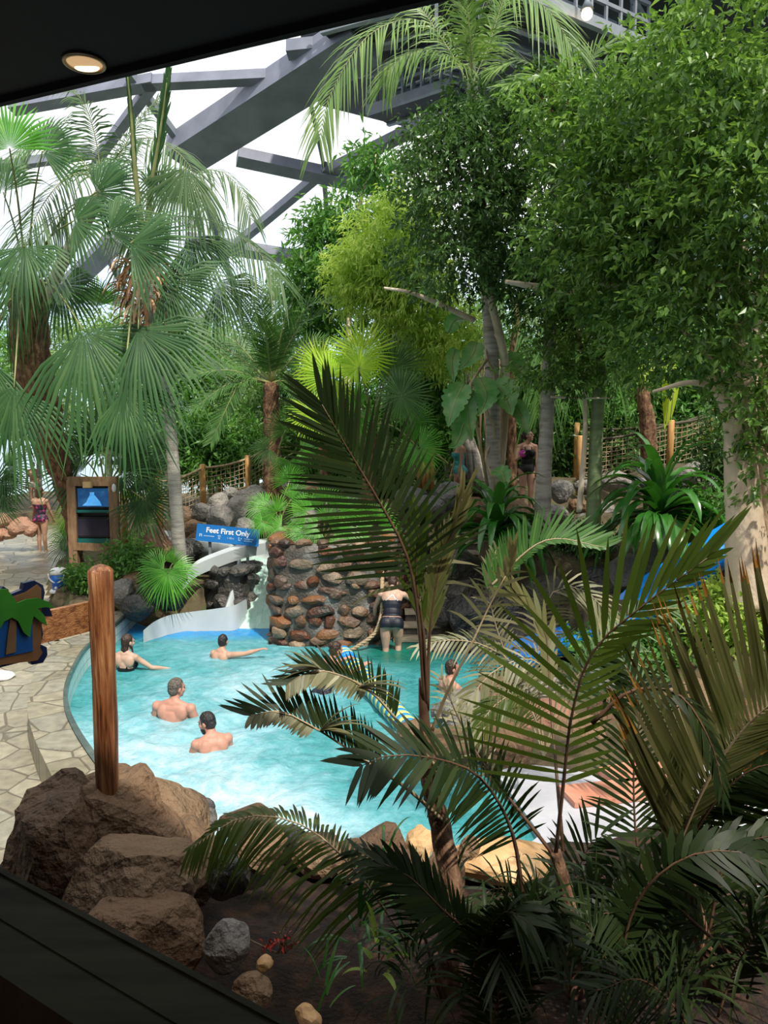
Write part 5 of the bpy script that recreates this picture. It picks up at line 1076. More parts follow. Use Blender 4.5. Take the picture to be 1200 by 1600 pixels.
for (px, py, dg) in [(700, 200, 200), (740, 190, 100), (690, 230, 230), (770, 195, 20), (720, 215, 250), (660, 190, 190), (640, 215, 215)]:
    mb = MB()
    for k in range(26): a_ = math.radians(dg+random.uniform(-55, 55)); strap(mb, P(725, 190, 12.8), V(math.cos(a_), random.uniform(-.6, .4), math.sin(a_)+.5), random.uniform(.5, 1.0), .03, 1.5, 5)
    part(mb, 'lower_tuft', L['fan'], t)
mb = MB(); vine = [P(766+7*math.sin(k*.9), 780-12*k, 13.35+.10*math.cos(k*.9)) for k in range(26)]; mb.tube(smooth_poly(vine, 3), .022, 6); 
cl = mb.build('climbing_vine', M['stem_tan'], None, True, None, 'tan climbing stem twisting up the grey palm trunk', 'vine')
b1 = P(846, 830, 13.0)
t = thing('tall_palm', 'slim palm trunk leaning slightly, grey and ringed, right of the black swimsuit bather', 'palm tree', b1)
trunk_part(t, [b1-V(0, 0, .3), P(850, 740, 13.0), P(856, 620, 12.9), P(862, 430, 12.8), P(875, 170, 12.6)], [.155, .12, .105, .09, .08], 'trunk_grey', .02, 14, rings=True)
for pts, Ll in [([(875, 170, 12.6), (850, 120, 12.3), (810, 95, 12.1), (770, 110, 12)], 50), ([(875, 170, 12.6), (880, 110, 12.4), (870, 70, 12.2), (850, 60, 12)], 50), ([(875, 170, 12.6), (900, 120, 12.2), (940, 75, 12), (985, 70, 11.8), (1010, 100, 11.6)], 55), ([(875, 170, 12.6), (870, 140, 12), (840, 120, 11.6), (790, 135, 11.4)], 50)]:
    mb = MB(); frond(mb, [P(*p) for p in pts], Ll*12.1/F, 40, .12, (50, 25), .035, (0, -.8, 1), mr=1, droop=.3, lift=.2); part(mb, 'frond', [L['royal'], M['stem']], t)
mb = MB(); leaf_cloud(mb, [bl(862, 165, 12.5, 26, 20)], 250, .14, .5, .6, 6, 5); part(mb, 'dry_flower_cluster', M['dead_leaf'], t, False)
b2 = P(927, 815, 12.6)
t = thing('green_palm', 'slim palm with smooth green stem on the terrace edge left of the net fence', 'palm tree', b2)
trunk_part(t, [b2-V(0, 0, .3), P(930, 720, 12.6), P(936, 600, 12.5), P(945, 480, 12.4)], [.13, .115, .10, .08], 'trunk_green', .01, 14)
crown_feather(t, P(945, 480, 12.4), 8, 2.0, .45, 'royal', (75, 5), .5, 4, 34, az0=20)
# hanging palm leaves in the shade behind (around 880,500)
t = thing('feather_palm', 'dark drooping feather palm in the shade behind the terrace bathers', 'palm tree', P(800, 745, 17))
trunk_part(t, [P(800, 760, 17), P(800, 600, 17), P(810, 470, 17)], [.12, .10, .09], 'trunk_fibre', .1, 12)
for pts in [[(810, 470, 17), (850, 440, 16.6), (885, 490, 16.2), (895, 600, 16)], [(810, 470, 17), (780, 450, 16.6), (750, 520, 16.2), (745, 620, 16)], [(810, 470, 17), (830, 470, 16), (845, 560, 15.6), (840, 650, 15.6)], [(810, 470, 17), (900, 430, 17), (950, 500, 17), (965, 600, 17)]]:
    mb = MB(); frond(mb, [P(*p) for p in pts], 75*16.5/F, 50, .1, (45, 20), .03, (0, -.8, .6), mr=1, droop=.7); part(mb, 'frond', [L['cycad'], M['stem']], t)
t = thing('banana_plant', 'banana plant with hanging bright yellow-green leaves above the terrace net fence', 'plant', P(1020, 730, 15.4))
trunk_part(t, [P(1015, 740, 15.4), P(1012, 660, 15.3), P(1005, 620, 15.3), P(1010, 570, 15.3)], [.14, .17, .14, .08], 'trunk_fibre', .12, 12)
def broad(par, pts, wpx, m, N_=(0, -1, .2), name='leaf', lobes=0, fold=.15):
    """broad leaf blade along a midrib"""
    Q = resample(smooth_poly([P(*p) for p in pts], 6), 22); Y = pts[0][2]; W = wpx*Y/F; vs = []; fs = []; N_ = Vector(N_)
    for i, p in enumerate(Q):
        T = (Q[min(i+1, 22)]-Q[max(i-1, 0)]).normalized(); S = T.cross(N_).normalized(); f = i/22; ww = W*(math.sin(PI*(.08+.92*f)**.8) if f < 1 else 0)
        if lobes and i % lobes == 0 and 3 < i < 21: ww *= .8
        vs += [p-S*ww/2+N_*ww*fold, p-S*ww*.25+N_*ww*fold*.4, p, p+S*ww*.25+N_*ww*fold*.4, p+S*ww/2+N_*ww*fold]
    for i in range(22):
        for k in range(4): a = i*5+k; fs.append((a, a+1, a+6, a+5))
    mb = MB(); mb.add([v[:] for v in vs], fs); o_ = part(mb, name, L[m], par)
    mb = MB(); mb.tube(Q[:-2], .008*Y/10, 5); part(mb, 'midrib', M['stem'], o_); return o_
for pts, w_ in [([(1040, 560, 14.6), (1046, 600, 14.5), (1043, 640, 14.5), (1038, 672, 14.5)], 26), ([(1050, 560, 14.4), (1052, 610, 14.3), (1046, 665, 14.3)], 14), ([(1020, 560, 15), (1008, 575, 14.9), (1004, 600, 14.8)], 24), ([(1098, 687, 13.2), (1115, 678, 13.1), (1130, 662, 13)], 13)]: broad(t, pts, w_, 'banana', name='banana_leaf')
t = thing('climbing_plant', 'climber with big split variegated leaves hugging the grey trunk above two bathers', 'plant', P(760, 700, 13.2))
mb = MB(); mb.tube([P(762, 760, 13.3), P(740, 640, 13.1), P(735, 600, 13.1), P(762, 560, 13.2)], .03, 6); part(mb, 'stem', M['stem_tan'], t)
for pts, w_ in [([(745, 535, 13), (738, 555, 12.9), (718, 578, 12.8)], 48), ([(712, 545, 13), (706, 565, 12.9), (708, 600, 12.8)], 34), ([(725, 600, 13), (712, 625, 12.8), (700, 668, 12.7)], 62), ([(740, 610, 13), (730, 640, 12.9), (738, 690, 12.8)], 44), ([(770, 600, 13), (788, 615, 12.8), (800, 650, 12.6)], 66), ([(750, 590, 13), (760, 620, 12.7), (748, 650, 12.6)], 56), ([(800, 625, 13), (815, 650, 12.8), (825, 680, 12.7)], 40), ([(770, 735, 13), (785, 740, 12.8), (790, 765, 12.7)], 40), ([(700, 520, 13.2), (712, 500, 13.1), (738, 498, 13)], 38), ([(730, 640, 13.4), (715, 690, 13.2), (700, 700, 13.1)], 50), ([(790, 555, 13.6), (810, 575, 13.4), (818, 600, 13.3)], 46)]:
    broad(t, pts, w_*.72, 'monstera', (random.uniform(-.3, .3), -1, .5), 'split_leaf', 3)
# dark bamboo-like canes beside the teal swimmer
t = thing('cane_clump', 'clump of thin dark canes and pale stems behind the teal swimsuit bather', 'plant', P(745, 775, 15.8))
for k in range(11):
    mb = MB(); x = 722+k*5; mb.tube([P(x*.5+370, 780, 15.8), P(x, 720, 15.8), P(x+random.uniform(-14, 14), 560, 15.7)], [.03, .022, .015], 6); part(mb, 'cane', M['stem_dark'], t)
for pts in ([(738, 770, 15.5), (732, 700, 15.5), (722, 670, 15.5)], [(750, 770, 15.4), (742, 710, 15.5), (735, 690, 15.5)], [(757, 770, 15.6), (748, 720, 15.6), (728, 660, 15.6)]):
    mb = MB(); mb.tube([P(*p) for p in pts], [.09, .07, .05], 8); part(mb, 'pale_stem', M['trunk_grey'], t)
# strap leaved plants
def straps(label, px, py, Y, n, Lpx, W, m='strap', seed=0, elev=(15, 85), arch=1.3, name='strap_leaf_plant', cat='plant', az=(0, 360)):
    b = P(px, py, Y); t = thing(name, label, cat, b); rd = random.Random(seed)
    for k in range(n):
        a = math.radians(rd.uniform(*az)); e = math.radians(elev[0]+(elev[1]-elev[0])*(k+.5)/n); mb = MB(); d = V(math.cos(a)*math.cos(e), math.sin(a)*math.cos(e), math.sin(e))
        strap(mb, b+V(d.x, d.y, 0)*.06+V(0, 0, .25*k/n), d, Lpx*Y/F*rd.uniform(.75, 1.15), W*rd.uniform(.8, 1.15), arch*rd.uniform(.8, 1.3), 9, .22); part(mb, 'leaf', L[m], t)
    return t
straps('glossy strap-leaf plant spilling over the steps, left of the two', 775, 845, 12.5, 60, 120, .19, seed=1, arch=1.8)
straps('large glossy strap-leaf plant below the net fence, right of the two', 1030, 815, 11.6, 66, 140, .22, seed=2, arch=1.8)
for i, a in enumerate([(560, 1500, 3.5, 22, 110, .022, 'strap', 11, 'dark narrow-leaved plant in the shade, low centre'), (640, 1560, 3.3, 26, 120, .020, 'areca_dark', 12, 'drooping dark grassy plant at the bottom, right of low centre'), (600, 1420, 3.8, 14, 110, .022, 'strap', 13, 'upright strappy plant below the arching frond'), (760, 1560, 3.4, 26, 130, .024, 'areca_dark', 14, 'dark tuft at the bottom under the palm clump'), (900, 1560, 3.4, 28, 130, .022, 'areca_dark', 15, 'dark tuft near the bottom right centre'), (1060, 1570, 3.4, 30, 150, .024, 'areca_dark', 16, 'dark tuft at the bottom right'), (1170, 1500, 3.5, 28, 150, .024, 'areca_dark', 17, 'dark tuft at the lower right edge'), (700, 1480, 3.7, 22, 120, .022, 'areca_dark', 18, 'dark tuft just below the leaning palm trunk'), (840, 1450, 3.9, 24, 120, .02, 'areca_dark', 19, 'dark grassy tuft behind the bottom tufts'), (980, 1460, 3.9, 26, 130, .022, 'areca_dark', 20, 'dark grassy tuft right of the middle stems')]):
    straps(a[8], a[0], a[1], a[2], a[3], a[4], a[5], a[6], a[7], (0, 80), 1.6, 'grassy_plant')
straps('small snake plant with pale banded leaves by the sill', 505, 1575, 3.25, 5, 75, .022, 'monstera', 31, (55, 85), .5, 'snake_plant')
straps('small yellow-green variegated plant in the dark soil', 590, 1525, 3.4, 12, 45, .03, 'bamboo', 32, (20, 80), .9, 'variegated_plant')
t = thing('red_plant', 'small red-leaved plant with bare twigs on the dark soil', 'plant', P(440, 1480, 3.6)); mb = MB(); leaf_cloud(mb, [bl(440, 1465, 3.6, 26, 10)], 40, .035, .4, .2, 4, 9); part(mb, 'leaves', mat('red_leaf', [(.35, .01, .01), (.6, .03, .02)], .4, 20), t, False)
mb = MB(); rd = random.Random(3)
for k in range(12): mb.tube([P(440+rd.uniform(-10, 10), 1490, 3.6), P(440+rd.uniform(-60, 60), 1450+rd.uniform(-20, 20), 3.6)], [.003, .0015], 4)
part(mb, 'twigs', M['stem_tan'], t)

# ---- foreground palm clump
M['orange_tip'] = mat('dry_orange_tip', [(.45, .16, .02), (.6, .32, .06)], .6, 8)
def fr(par, pts, Lpx, m='areca_dark', n=40, t0=.3, ang=(60, 25), wpx=9, N_=(0, -1, .5), sl=1.0, sr=1.0, droop=.12, stem='stem_dark', rr=.010, lab=None, prof=(.2, .85), lift=0, jit=.08, tip=None):
    Y = sum(p[2] for p in pts)/len(pts); mb = MB()
    frond(mb, [P(*p) for p in pts], Lpx*Y/F, n, t0, ang, wpx*Y/F, N_, sl, sr, droop, rr, 0, 1, lift, jit, prof, True, tip); return part(mb, 'frond', [L[m], M[stem], M['orange_tip']], par, True, lab)
b = P(700, 1500, 3.7)
K1 = thing('areca_palm', 'foreground palm clump with leaning dark trunk and one tall dark frond', 'palm', b)
trunk_part(K1, [b-V(0, 0, .2), P(705, 1400, 3.75), P(690, 1300, 3.8), P(672, 1220, 3.8), P(668, 1140, 3.8)], [.07, .065, .06, .05, .035], 'trunk_fibre', .1, 12)
trunk_part(K1, [P(668, 1200, 3.8), P(662, 1110, 3.8), P(660, 1060, 3.8)], [.04, .03, .02], 'stem_dark', .02, 8, 'leaf_sheath')
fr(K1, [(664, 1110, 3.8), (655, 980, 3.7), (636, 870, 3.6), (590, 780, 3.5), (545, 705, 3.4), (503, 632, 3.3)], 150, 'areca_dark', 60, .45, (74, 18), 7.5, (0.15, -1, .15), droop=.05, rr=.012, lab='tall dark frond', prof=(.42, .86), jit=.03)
fr(K1, [(664, 1110, 3.8), (658, 980, 3.8), (650, 900, 3.8), (655, 860, 3.8)], 120, 'areca_cream', 9, .75, (80, 50), 8, (0, -1, .3), droop=.35, prof=(.4, .7), lab='pale lowest leaflets')
fr(K1, [(668, 1110, 3.8), (672, 980, 3.75), (690, 870, 3.7), (708, 830, 3.65), (722, 780, 3.6)], 66, 'reedy', 44, .35, (26, 12), 7, (0.6, -1, .1), droop=-.03, prof=(.4, .7))
fr(K1, [(668, 1110, 3.8), (662, 990, 3.7), (650, 900, 3.7), (655, 820, 3.65)], 95, 'areca_olive', 16, .5, (20, 10), 8, (0, -1, .2), droop=-.02)
fr(K1, [(672, 1150, 3.8), (700, 1080, 3.7), (735, 1010, 3.6), (768, 940, 3.6), (790, 900, 3.55)], 70, 'areca_cream', 16, .68, (70, 25), 6, (0, -1, .4), droop=.25, stem='stem_tan', prof=(.5, .8))
fr(K1, [(700, 1290, 3.8), (640, 1235, 3.6), (570, 1188, 3.5), (500, 1142, 3.4), (440, 1112, 3.4), (392, 1118, 3.35)], 78, 'areca_dark', 56, .44, (50, 30), 7, (0, -.9, .6), sl=.0, sr=1.05, droop=-.02, stem='stem_tan', rr=.011, lab='lower left frond with tan rachis', prof=(.35, .8), jit=.05)
fr(K1, [(500, 1142, 3.4), (440, 1112, 3.4), (392, 1118, 3.35)], 28, 'areca_cream', 40, .1, (70, 50), 6, (0, -.9, .6), sl=1, sr=.0, droop=.1, stem='stem_tan', rr=.006, prof=(.3, .7))
fr(K1, [(700, 1220, 3.8), (640, 1150, 3.6), (585, 1085, 3.5), (540, 1058, 3.4), (490, 1048, 3.4), (450, 1068, 3.35)], 58, 'areca_dark', 56, .46, (48, 30), 7, (0, -.9, .6), sl=.0, sr=1.05, droop=-.02, stem='stem_tan', rr=.011, lab='upper left frond with tan rachis', prof=(.35, .8), jit=.05)
fr(K1, [(585, 1085, 3.5), (540, 1058, 3.4), (490, 1048, 3.4), (450, 1068, 3.35)], 32, 'areca_cream', 44, .1, (70, 50), 6, (0, -.9, .6), sl=1, sr=0, droop=.12, stem='stem_tan', rr=.006, prof=(.3, .7))
for q in ([(500, 1045, 3.38), (452, 1030, 3.36)], [(560, 1075, 3.4), (610, 1060, 3.4)], [(500, 1142, 3.4), (545, 1120, 3.4)]):
    mb = MB()
    for k in range(9): a_ = math.atan2(-(q[1][1]-q[0][1]), q[1][0]-q[0][0])+random.uniform(-.5, .5); strap(mb, P(*q[0]), V(math.cos(a_), random.uniform(-.3, .3), math.sin(a_)), random.uniform(.16, .26), .022, .5, 5)
    part(mb, 'pale_leaflets', L['areca_cream'], K1)
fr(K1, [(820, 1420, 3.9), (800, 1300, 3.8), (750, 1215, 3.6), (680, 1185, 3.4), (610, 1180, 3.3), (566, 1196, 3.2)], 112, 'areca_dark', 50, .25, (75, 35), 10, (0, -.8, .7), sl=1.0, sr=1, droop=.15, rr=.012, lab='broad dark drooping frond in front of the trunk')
fr(K1, [(780, 1560, 3.4), (740, 1470, 3.4), (690, 1420, 3.3), (640, 1370, 3.3), (600, 1350, 3.3)], 90, 'areca_dark', 34, .35, (50, 20), 12, (0, -.8, .8))
b = P(690, 1520, 3.5)
K2 = thing('areca_palm', 'low arching palm frond plant in front of the near pool edge rocks', 'palm', b)
fr(K2, [(690, 1560, 3.4), (640, 1480, 3.5), (575, 1385, 3.6), (505, 1310, 3.7), (440, 1278, 3.75), (370, 1280, 3.7), (298, 1325, 3.6)], 105, 'areca_olive', 74, .30, (72, 35), 6, (0, -.7, .9), sl=1.2, sr=.55, droop=.5, stem='stem_tan', rr=.008, prof=(.40, .955), lab='long arching frond')
fr(K2, [(690, 1560, 3.4), (660, 1450, 3.5), (640, 1380, 3.5), (560, 1330, 3.6)], 80, 'areca_dark', 34, .3, (60, 30), 7, (0, -.7, .9), droop=.4)
b = P(900, 1500, 3.7)
K3 = thing('areca_palm', 'foreground palm clump with broad olive frond right of centre', 'palm', b)
trunk_part(K3, [b-V(0, 0, .2), P(890, 1420, 3.7), P(868, 1330, 3.7)], [.05, .045, .03], 'trunk_fibre', .08, 10)
fr(K3, [(868, 1340, 3.7), (880, 1230, 3.6), (893, 1120, 3.5), (925, 1020, 3.4), (1000, 950, 3.3), (1105, 872, 3.2)], 205, 'areca_olive', 36, .24, (75, 14), 11, (.1, -1, .25), sl=1.05, sr=.45, droop=.03, rr=.011, lab='broad olive frond', prof=(.32, .90), jit=.04)
fr(K3, [(925, 1130, 3.5), (985, 1080, 3.45), (1060, 1085, 3.4), (1110, 1160, 3.35), (1130, 1240, 3.3)], 50, 'areca_dark', 22, .05, (40, 20), 6, (0, -.8, .7), droop=.3)
fr(K3, [(880, 1330, 3.8), (860, 1100, 4.2), (850, 980, 4.4), (800, 920, 4.4), (800, 860, 4.3)], 60, 'reedy', 30, .5, (24, 10), 10, (.3, -1, .2), droop=.0)
fr(K3, [(868, 1340, 3.7), (760, 1200, 3.8), (720, 1130, 3.9), (690, 1060, 4.0)], 60, 'areca_cream', 30, .5, (60, 25), 4, (0, -1, .4), droop=.4)
b = P(1010, 1000, 6.8)
K4 = thing('areca_palm', 'sunlit cream palm fronds spreading over the rock island', 'palm', V(P(880, 1150, 6.6).x, 6.6, .2))
fr(K4, [(850, 1180, 6.4), (800, 1060, 6.2), (770, 970, 6.1), (762, 920, 6.0), (850, 845, 5.9), (945, 855, 5.8)][3:], 52, 'cycad', 46, .0, (60, 30), 5, (0, -1, .5), droop=-.03, rr=.01, sl=1.2, sr=.3, stem='stem_tan')
for pts, Ll, m in [([(850, 1180, 6.4), (840, 1020, 6.3), (860, 930, 6.2), (910, 920, 6.1), (960, 970, 6.0)], 80, 'areca_cream'), ([(850, 1180, 6.4), (800, 1050, 6.3), (770, 960, 6.2), (765, 900, 6.1), (775, 860, 6.1)], 60, 'areca_cream'), ([(850, 1180, 6.4), (820, 1060, 6.3), (760, 1010, 6.2), (700, 1000, 6.1), (655, 1010, 6.0)], 50, 'areca_cream'), ([(850, 1180, 6.4), (870, 1080, 6.3), (830, 1030, 6.2), (770, 1050, 6.1), (720, 1110, 6.0)], 75, 'areca_cream'), ([(850, 1180, 6.4), (900, 1060, 6.3), (960, 1020, 6.2), (1010, 1050, 6.1), (1040, 1120, 6.0)], 80, 'feather'), ([(850, 1180, 6.4), (920, 1040, 6.4), (1000, 960, 6.4), (1060, 950, 6.3)], 80, 'feather'), ([(850, 1180, 6.4), (830, 1110, 6.2), (790, 1090, 6.0), (740, 1140, 5.9)], 60, 'areca_olive')]:
    fr(K4, pts, Ll*.8, m, 46, .3, (65, 30), 4, (0, -.8, .7), droop=.35, stem='stem_tan', rr=.010)
b = P(1120, 1500, 3.8)
K5 = thing('areca_palm', 'foreground palm at the right edge with orange-tipped upright leaflets', 'palm', b)
trunk_part(K5, [b-V(0, 0, .2), P(1080, 1400, 3.8), P(1060, 1330, 3.8)], [.05, .045, .03], 'trunk_fibre', .08, 10)
fr(K5, [(1050, 1340, 3.8), (1090, 1250, 3.6), (1130, 1180, 3.5), (1175, 1125, 3.4), (1230, 1080, 3.3)], 370, 'reedy', 46, .02, (28, 50), 9, (.1, -1, .2), sl=1, sr=.3, tip=2, droop=.0, stem='stem_tan', rr=.013, lab='upright leaflets with orange tips', prof=(.42, .8), jit=.03)
fr(K5, [(1060, 1340, 3.8), (1120, 1250, 3.6), (1180, 1200, 3.5), (1260, 1190, 3.4)], 140, 'areca_dark', 44, .1, (65, 35), 10, (0, -.9, .6), droop=.3)
fr(K5, [(1150, 1500, 3.6), (1040, 1390, 3.5), (1100, 1330, 3.4), (1240, 1300, 3.3)], 90, 'areca_dark', 40, .2, (60, 35), 11, (0, -.8, .8), droop=.4)
fr(K5, [(960, 1560, 3.5), (990, 1420, 3.4), (1060, 1345, 3.3), (1150, 1330, 3.25), (1220, 1370, 3.2)], 80, 'areca_dark', 40, .25, (60, 30), 13, (0, -.8, .8), droop=.3)
fr(K5, [(1100, 1500, 3.9), (1130, 1350, 3.9), (1180, 1230, 3.9), (1230, 1150, 3.9)], 120, 'areca_dark', 44, .1, (60, 30), 8, (0, -1, .3), droop=.1)
fr(K5, [(1050, 1500, 4.2), (1000, 1350, 4.3), (990, 1200, 4.4), (1000, 1100, 4.4), (970, 1020, 4.4)], 110, 'areca_dark', 48, .2, (60, 30), 7, (0, -1, .3), droop=.2)
rd = random.Random(77)
K6 = thing('areca_palm', 'tangle of dark palm fronds filling the bottom right corner', 'palm', P(950, 1600, 3.6))
for k in range(30):
    x0 = rd.uniform(690, 1230); y0 = rd.uniform(1540, 1690); Y = rd.uniform(3.3, 4.6); dx = rd.uniform(-170, 170); up = rd.uniform(110, 260)
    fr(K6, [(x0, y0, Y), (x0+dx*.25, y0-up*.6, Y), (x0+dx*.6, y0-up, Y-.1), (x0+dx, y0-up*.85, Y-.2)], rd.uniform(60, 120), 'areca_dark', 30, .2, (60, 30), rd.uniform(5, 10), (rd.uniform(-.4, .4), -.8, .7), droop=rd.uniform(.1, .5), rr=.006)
# ------------------------------------------------------------ people
def skinmat(name, c):
    m = mat(name, [tuple(x*.82 for x in c), c, tuple(min(1, x*1.1) for x in c)], .5, 7, .06, 60, spec=.35); return m
SK = {'pale': skinmat('pale_skin', (.50, .29, .21)), 'pink': skinmat('pinkish_skin', (.50, .25, .185)), 'tan': skinmat('tanned_skin', (.42, .24, .16)), 'fair': skinmat('fair_skin', (.50, .32, .24))}
HR = {'brown': mat('dark_brown_hair', [(.015, .008, .005), (.06, .03, .018)], .4, 40, .5, 60, stretch=(1, 1, .2)), 'grey': mat('greying_brown_hair', [(.05, .04, .035), (.16, .13, .11)], .55, 40, .5, 60), 'black': mat('black_hair', [(.006, .005, .006), (.03, .025, .025)], .35, 40, .5, 60)}
EYE = mat('eye', (.02, .015, .012), .1)
def rot(yaw=0, pitch=0, roll=0):        # yaw about up, pitch forward (nod/lean), roll to the side
    return Matrix.Rotation(yaw, 3, 'Z') @ Matrix.Rotation(-pitch, 3, 'X') @ Matrix.Rotation(roll, 3, 'Y')
def remesh_obj(mb, name, m, vox, par, sm=4, disp=0):
    o = mb.build(name+'_tmp', m, None, True)
    md = o.modifiers.new('r', 'REMESH'); md.mode = 'VOXEL'; md.voxel_size = vox; md.use_smooth_shade = True
    s_ = o.modifiers.new('s', 'SMOOTH'); s_.iterations = sm; s_.factor = .5
    dg = bpy.context.evaluated_depsgraph_get(); me = bpy.data.meshes.new_from_object(o.evaluated_get(dg)); bpy.data.objects.remove(o)
    me.name = name; me.polygons.foreach_set('use_smooth', [True]*len(me.polygons))
    if not me.materials: me.materials.append(m)
    if disp:
        for v in me.vertices: v.co += v.normal*disp*(noise.noise(v.co*55)+.6*noise.noise(Vector((v.co.x*20, v.co.y*20, v.co.z*9))))
    q = bpy.data.objects.new(name, me); COL.objects.link(q); q.parent = par; return q
def dirv(az, el):           # azimuth from forward (+y) towards right (+x), elevation
    a, e = math.radians(az), math.radians(el); return Vector((math.sin(a)*math.cos(e), math.cos(a)*math.cos(e), math.sin(e)))
def person(label, pos, heading, hip, sex='m', skin='pale', hair='brown', hstyle='short', lean=0, side=0, head=(0, 0, 0), arms=(((80, -80), (60, -70)), ((80, -80), (60, -70))), legs=(((0, -88), (0, -90)), ((0, -88), (0, -90))), suit=None, suit_mat=None, wd=1.0, vox=.0085, s=1.0, curl=.5, beard=False, straps=None):
    """pos: point on the ground line; hip: height of the pelvis above pos; arms: (left, right) each ((az,el) upper, (az,el) fore) in body axes"""
    root = thing('person', label, 'person', pos, None, -math.radians(heading)); root.scale = (s, s, s)
    T = rot(0, math.radians(lean), math.radians(side)); O = Vector((0, 0, hip))
    def tp(x, y, z): return O + T @ Vector((x, y, z))
    b = MB(); f = sex == 'f'; wm = wd*(.92 if f else 1.0)
    b.ell(tp(0, -.01, -.02), ((.168 if f else .155)*wd, .115*wd, .13), T); b.ell(tp(0, .0, .14), (.128*wm, .092*wd, .14), T)
    b.ell(tp(0, .005, .28), (.150*wm, .108*wd, .17), T); b.ell(tp(0, -.012, .395), ((.158 if f else .182)*wm, .086, .088), T)
    b.ell(tp(0, -.02, .455), (.10*wm, .06, .055), T)
    for q in (-1, 1):
        b.ell(tp(.078*q, -.062, -.05), (.092*wd, .085, .10), T); b.ell(tp(.085*q*wm, -.05, .36), (.085, .06, .10), T)   # glute, shoulder blade
        if f: b.ell(tp(.072*q, .092, .29), (.068, .062, .066), T)
        else: b.ell(tp(.075*q, .075, .33), (.078, .045, .065), T)
    sw = (.182 if f else .172)*wm; arm_segs = []
    for q in (-1, 1): b.cap_(tp(.03*q, -.02, .475), .052, tp(sw*.82*q, -.012, .425), .048)
    Hd = T @ rot(*[math.radians(a) for a in head]) if False else rot(math.radians(-head[0]), math.radians(head[1]+lean*.45), math.radians(head[2]))
    nb_ = tp(0, -.012, .44); nt_ = tp(0, .01, .545); b.cap_(nb_, .062*(.9 if f else 1.08), nt_+Vector((0, .005, .02)), .050*(.9 if f else 1.1))
    hc = nt_ + Hd @ Vector((0, .022, .095))
    def hp(x, y, z): return hc + Hd @ Vector((x, y, z))
    b.ell(hp(0, -.008, .015), (.074, .094, .098), Hd); b.ell(hp(0, .028, -.045), (.060, .062, .070), Hd); b.ell(hp(0, .062, -.095), (.026, .024, .022), Hd)
    b.ell(hp(0, .083, .022), (.052, .014, .014), Hd); b.cap_(hp(0, .088, .012), .009, hp(0, .108, -.022), .014, 8); b.ell(hp(0, .088, -.060), (.024, .012, .010), Hd)
    for q in (-1, 1):
        b.ell(hp(.076*q, -.006, -.012), (.012, .020, .033), Hd); b.ell(hp(.045*q, .058, -.025), (.024, .026, .024), Hd)
    for i, q in enumerate((-1, 1)):
        (a1, e1), (a2, e2) = arms[i]; sh = tp(sw*q, -.01, .415); u = dirv(a1*q, e1); v = dirv(a2*q, e2); el = sh+u*.285; wr = el+v*.245
        k = .9 if f else 1.08
        b.ell(sh, (.060*k, .060*k, .060*k)); b.cap_(sh, .052*k, sh+u*.14, .049*k); b.cap_(sh+u*.14, .049*k, el, .038*k); b.cap_(el, .039*k, el+v*.09, .040*k); b.cap_(el+v*.09, .040*k, wr, .025*k); arm_segs += [(sh+u*.04, el), (el, wr)]
        # hand: palm, four unequal bent fingers, thumb from the side
        side_ = v.cross(Vector((0, 0, 1))); side_ = side_.normalized() if side_.length > .2 else Vector((0, 1, 0)) ; up = side_.cross(v).normalized(); c_ = wr+v*.05
        Rh = Matrix((side_, v, up)).transposed(); b.ell(c_, (.040, .054, .017), Rh)
        for j, (ox, fl) in enumerate(((-.030, .068), (-.010, .080), (.010, .076), (.029, .060))):
            k0 = wr+v*.090+side_*ox; d1 = (v*math.cos(curl*.6)-up*math.sin(curl*.6)+side_*ox*3).normalized(); d2 = (v*math.cos(curl*1.8)-up*math.sin(curl*1.8)).normalized(); k1 = k0+d1*fl*.5; b.cap_(k0-v*.02, .0098, k1, .009, 8); b.cap_(k1, .009, k1+d2*fl*.5, .0075, 8)
        tb_ = wr+v*.03-side_*q*.030; t1 = tb_+(v*.6-side_*q*.8-up*.2).normalized()*.036; b.cap_(tb_, .013, t1, .011, 8); b.cap_(t1, .011, t1+(v*.9-side_*q*.3-up*.2).normalized()*.028, .009, 8)
    for i, q in enumerate((-1, 1)):
        (a1, e1), (a2, e2) = legs[i]; h0 = O + T @ Vector((.085*q*wd, -.005, -.05)); u = dirv(a1*q, e1); v = dirv(a2*q, e2); kn = h0+u*.40; an = kn+v*.40
        b.cap_(h0, .090*wd, h0+u*.2, .078*wd); b.cap_(h0+u*.2, .078*wd, kn, .053); b.cap_(kn, .053, kn+v*.13-Vector((0, .01, 0)), .054); b.cap_(kn+v*.13-Vector((0, .01, 0)), .054, an, .034)
        ft = an+Vector((.02*q, .15, -.04)); b.cap_(an-Vector((0, .03, .025)), .036, ft, .030); b.ell(ft+Vector((0, .03, -.005)), (.045, .05, .022))
    body = remesh_obj(b, 'body', SK[skin], vox, root)
    for sname, sfn in (suit if isinstance(suit, list) else [('swimsuit', suit)] if suit else []):
        me = body.data; Ti = T.transposed(); keep = []; co = [v.co.copy() for v in me.vertices]
        for po in me.polygons:
            c = po.center; l = Ti @ (c-O); dmin = 9
            for p0, p1 in arm_segs:
                d_ = p1-p0; tt = max(0, min(1, (c-p0).dot(d_)/d_.length_squared)); dmin = min(dmin, (c-(p0+d_*tt)).length)
            if dmin < .052 and abs(l.x) > .12: continue
            if sfn(l.x, l.y, l.z): keep.append(po.index)
        nm = me.vertices; ids = {}; vv = []; ff = []
        for pi in keep:
            f_ = []
            for vi in me.polygons[pi].vertices:
                if vi not in ids: ids[vi] = len(vv); vv.append(nm[vi].co+nm[vi].normal*.006)
                f_.append(ids[vi])
            ff.append(f_)
        sb = MB(); sb.add([v[:] for v in vv], ff); o = sb.build(sname, suit_mat, None, True); o.parent = root
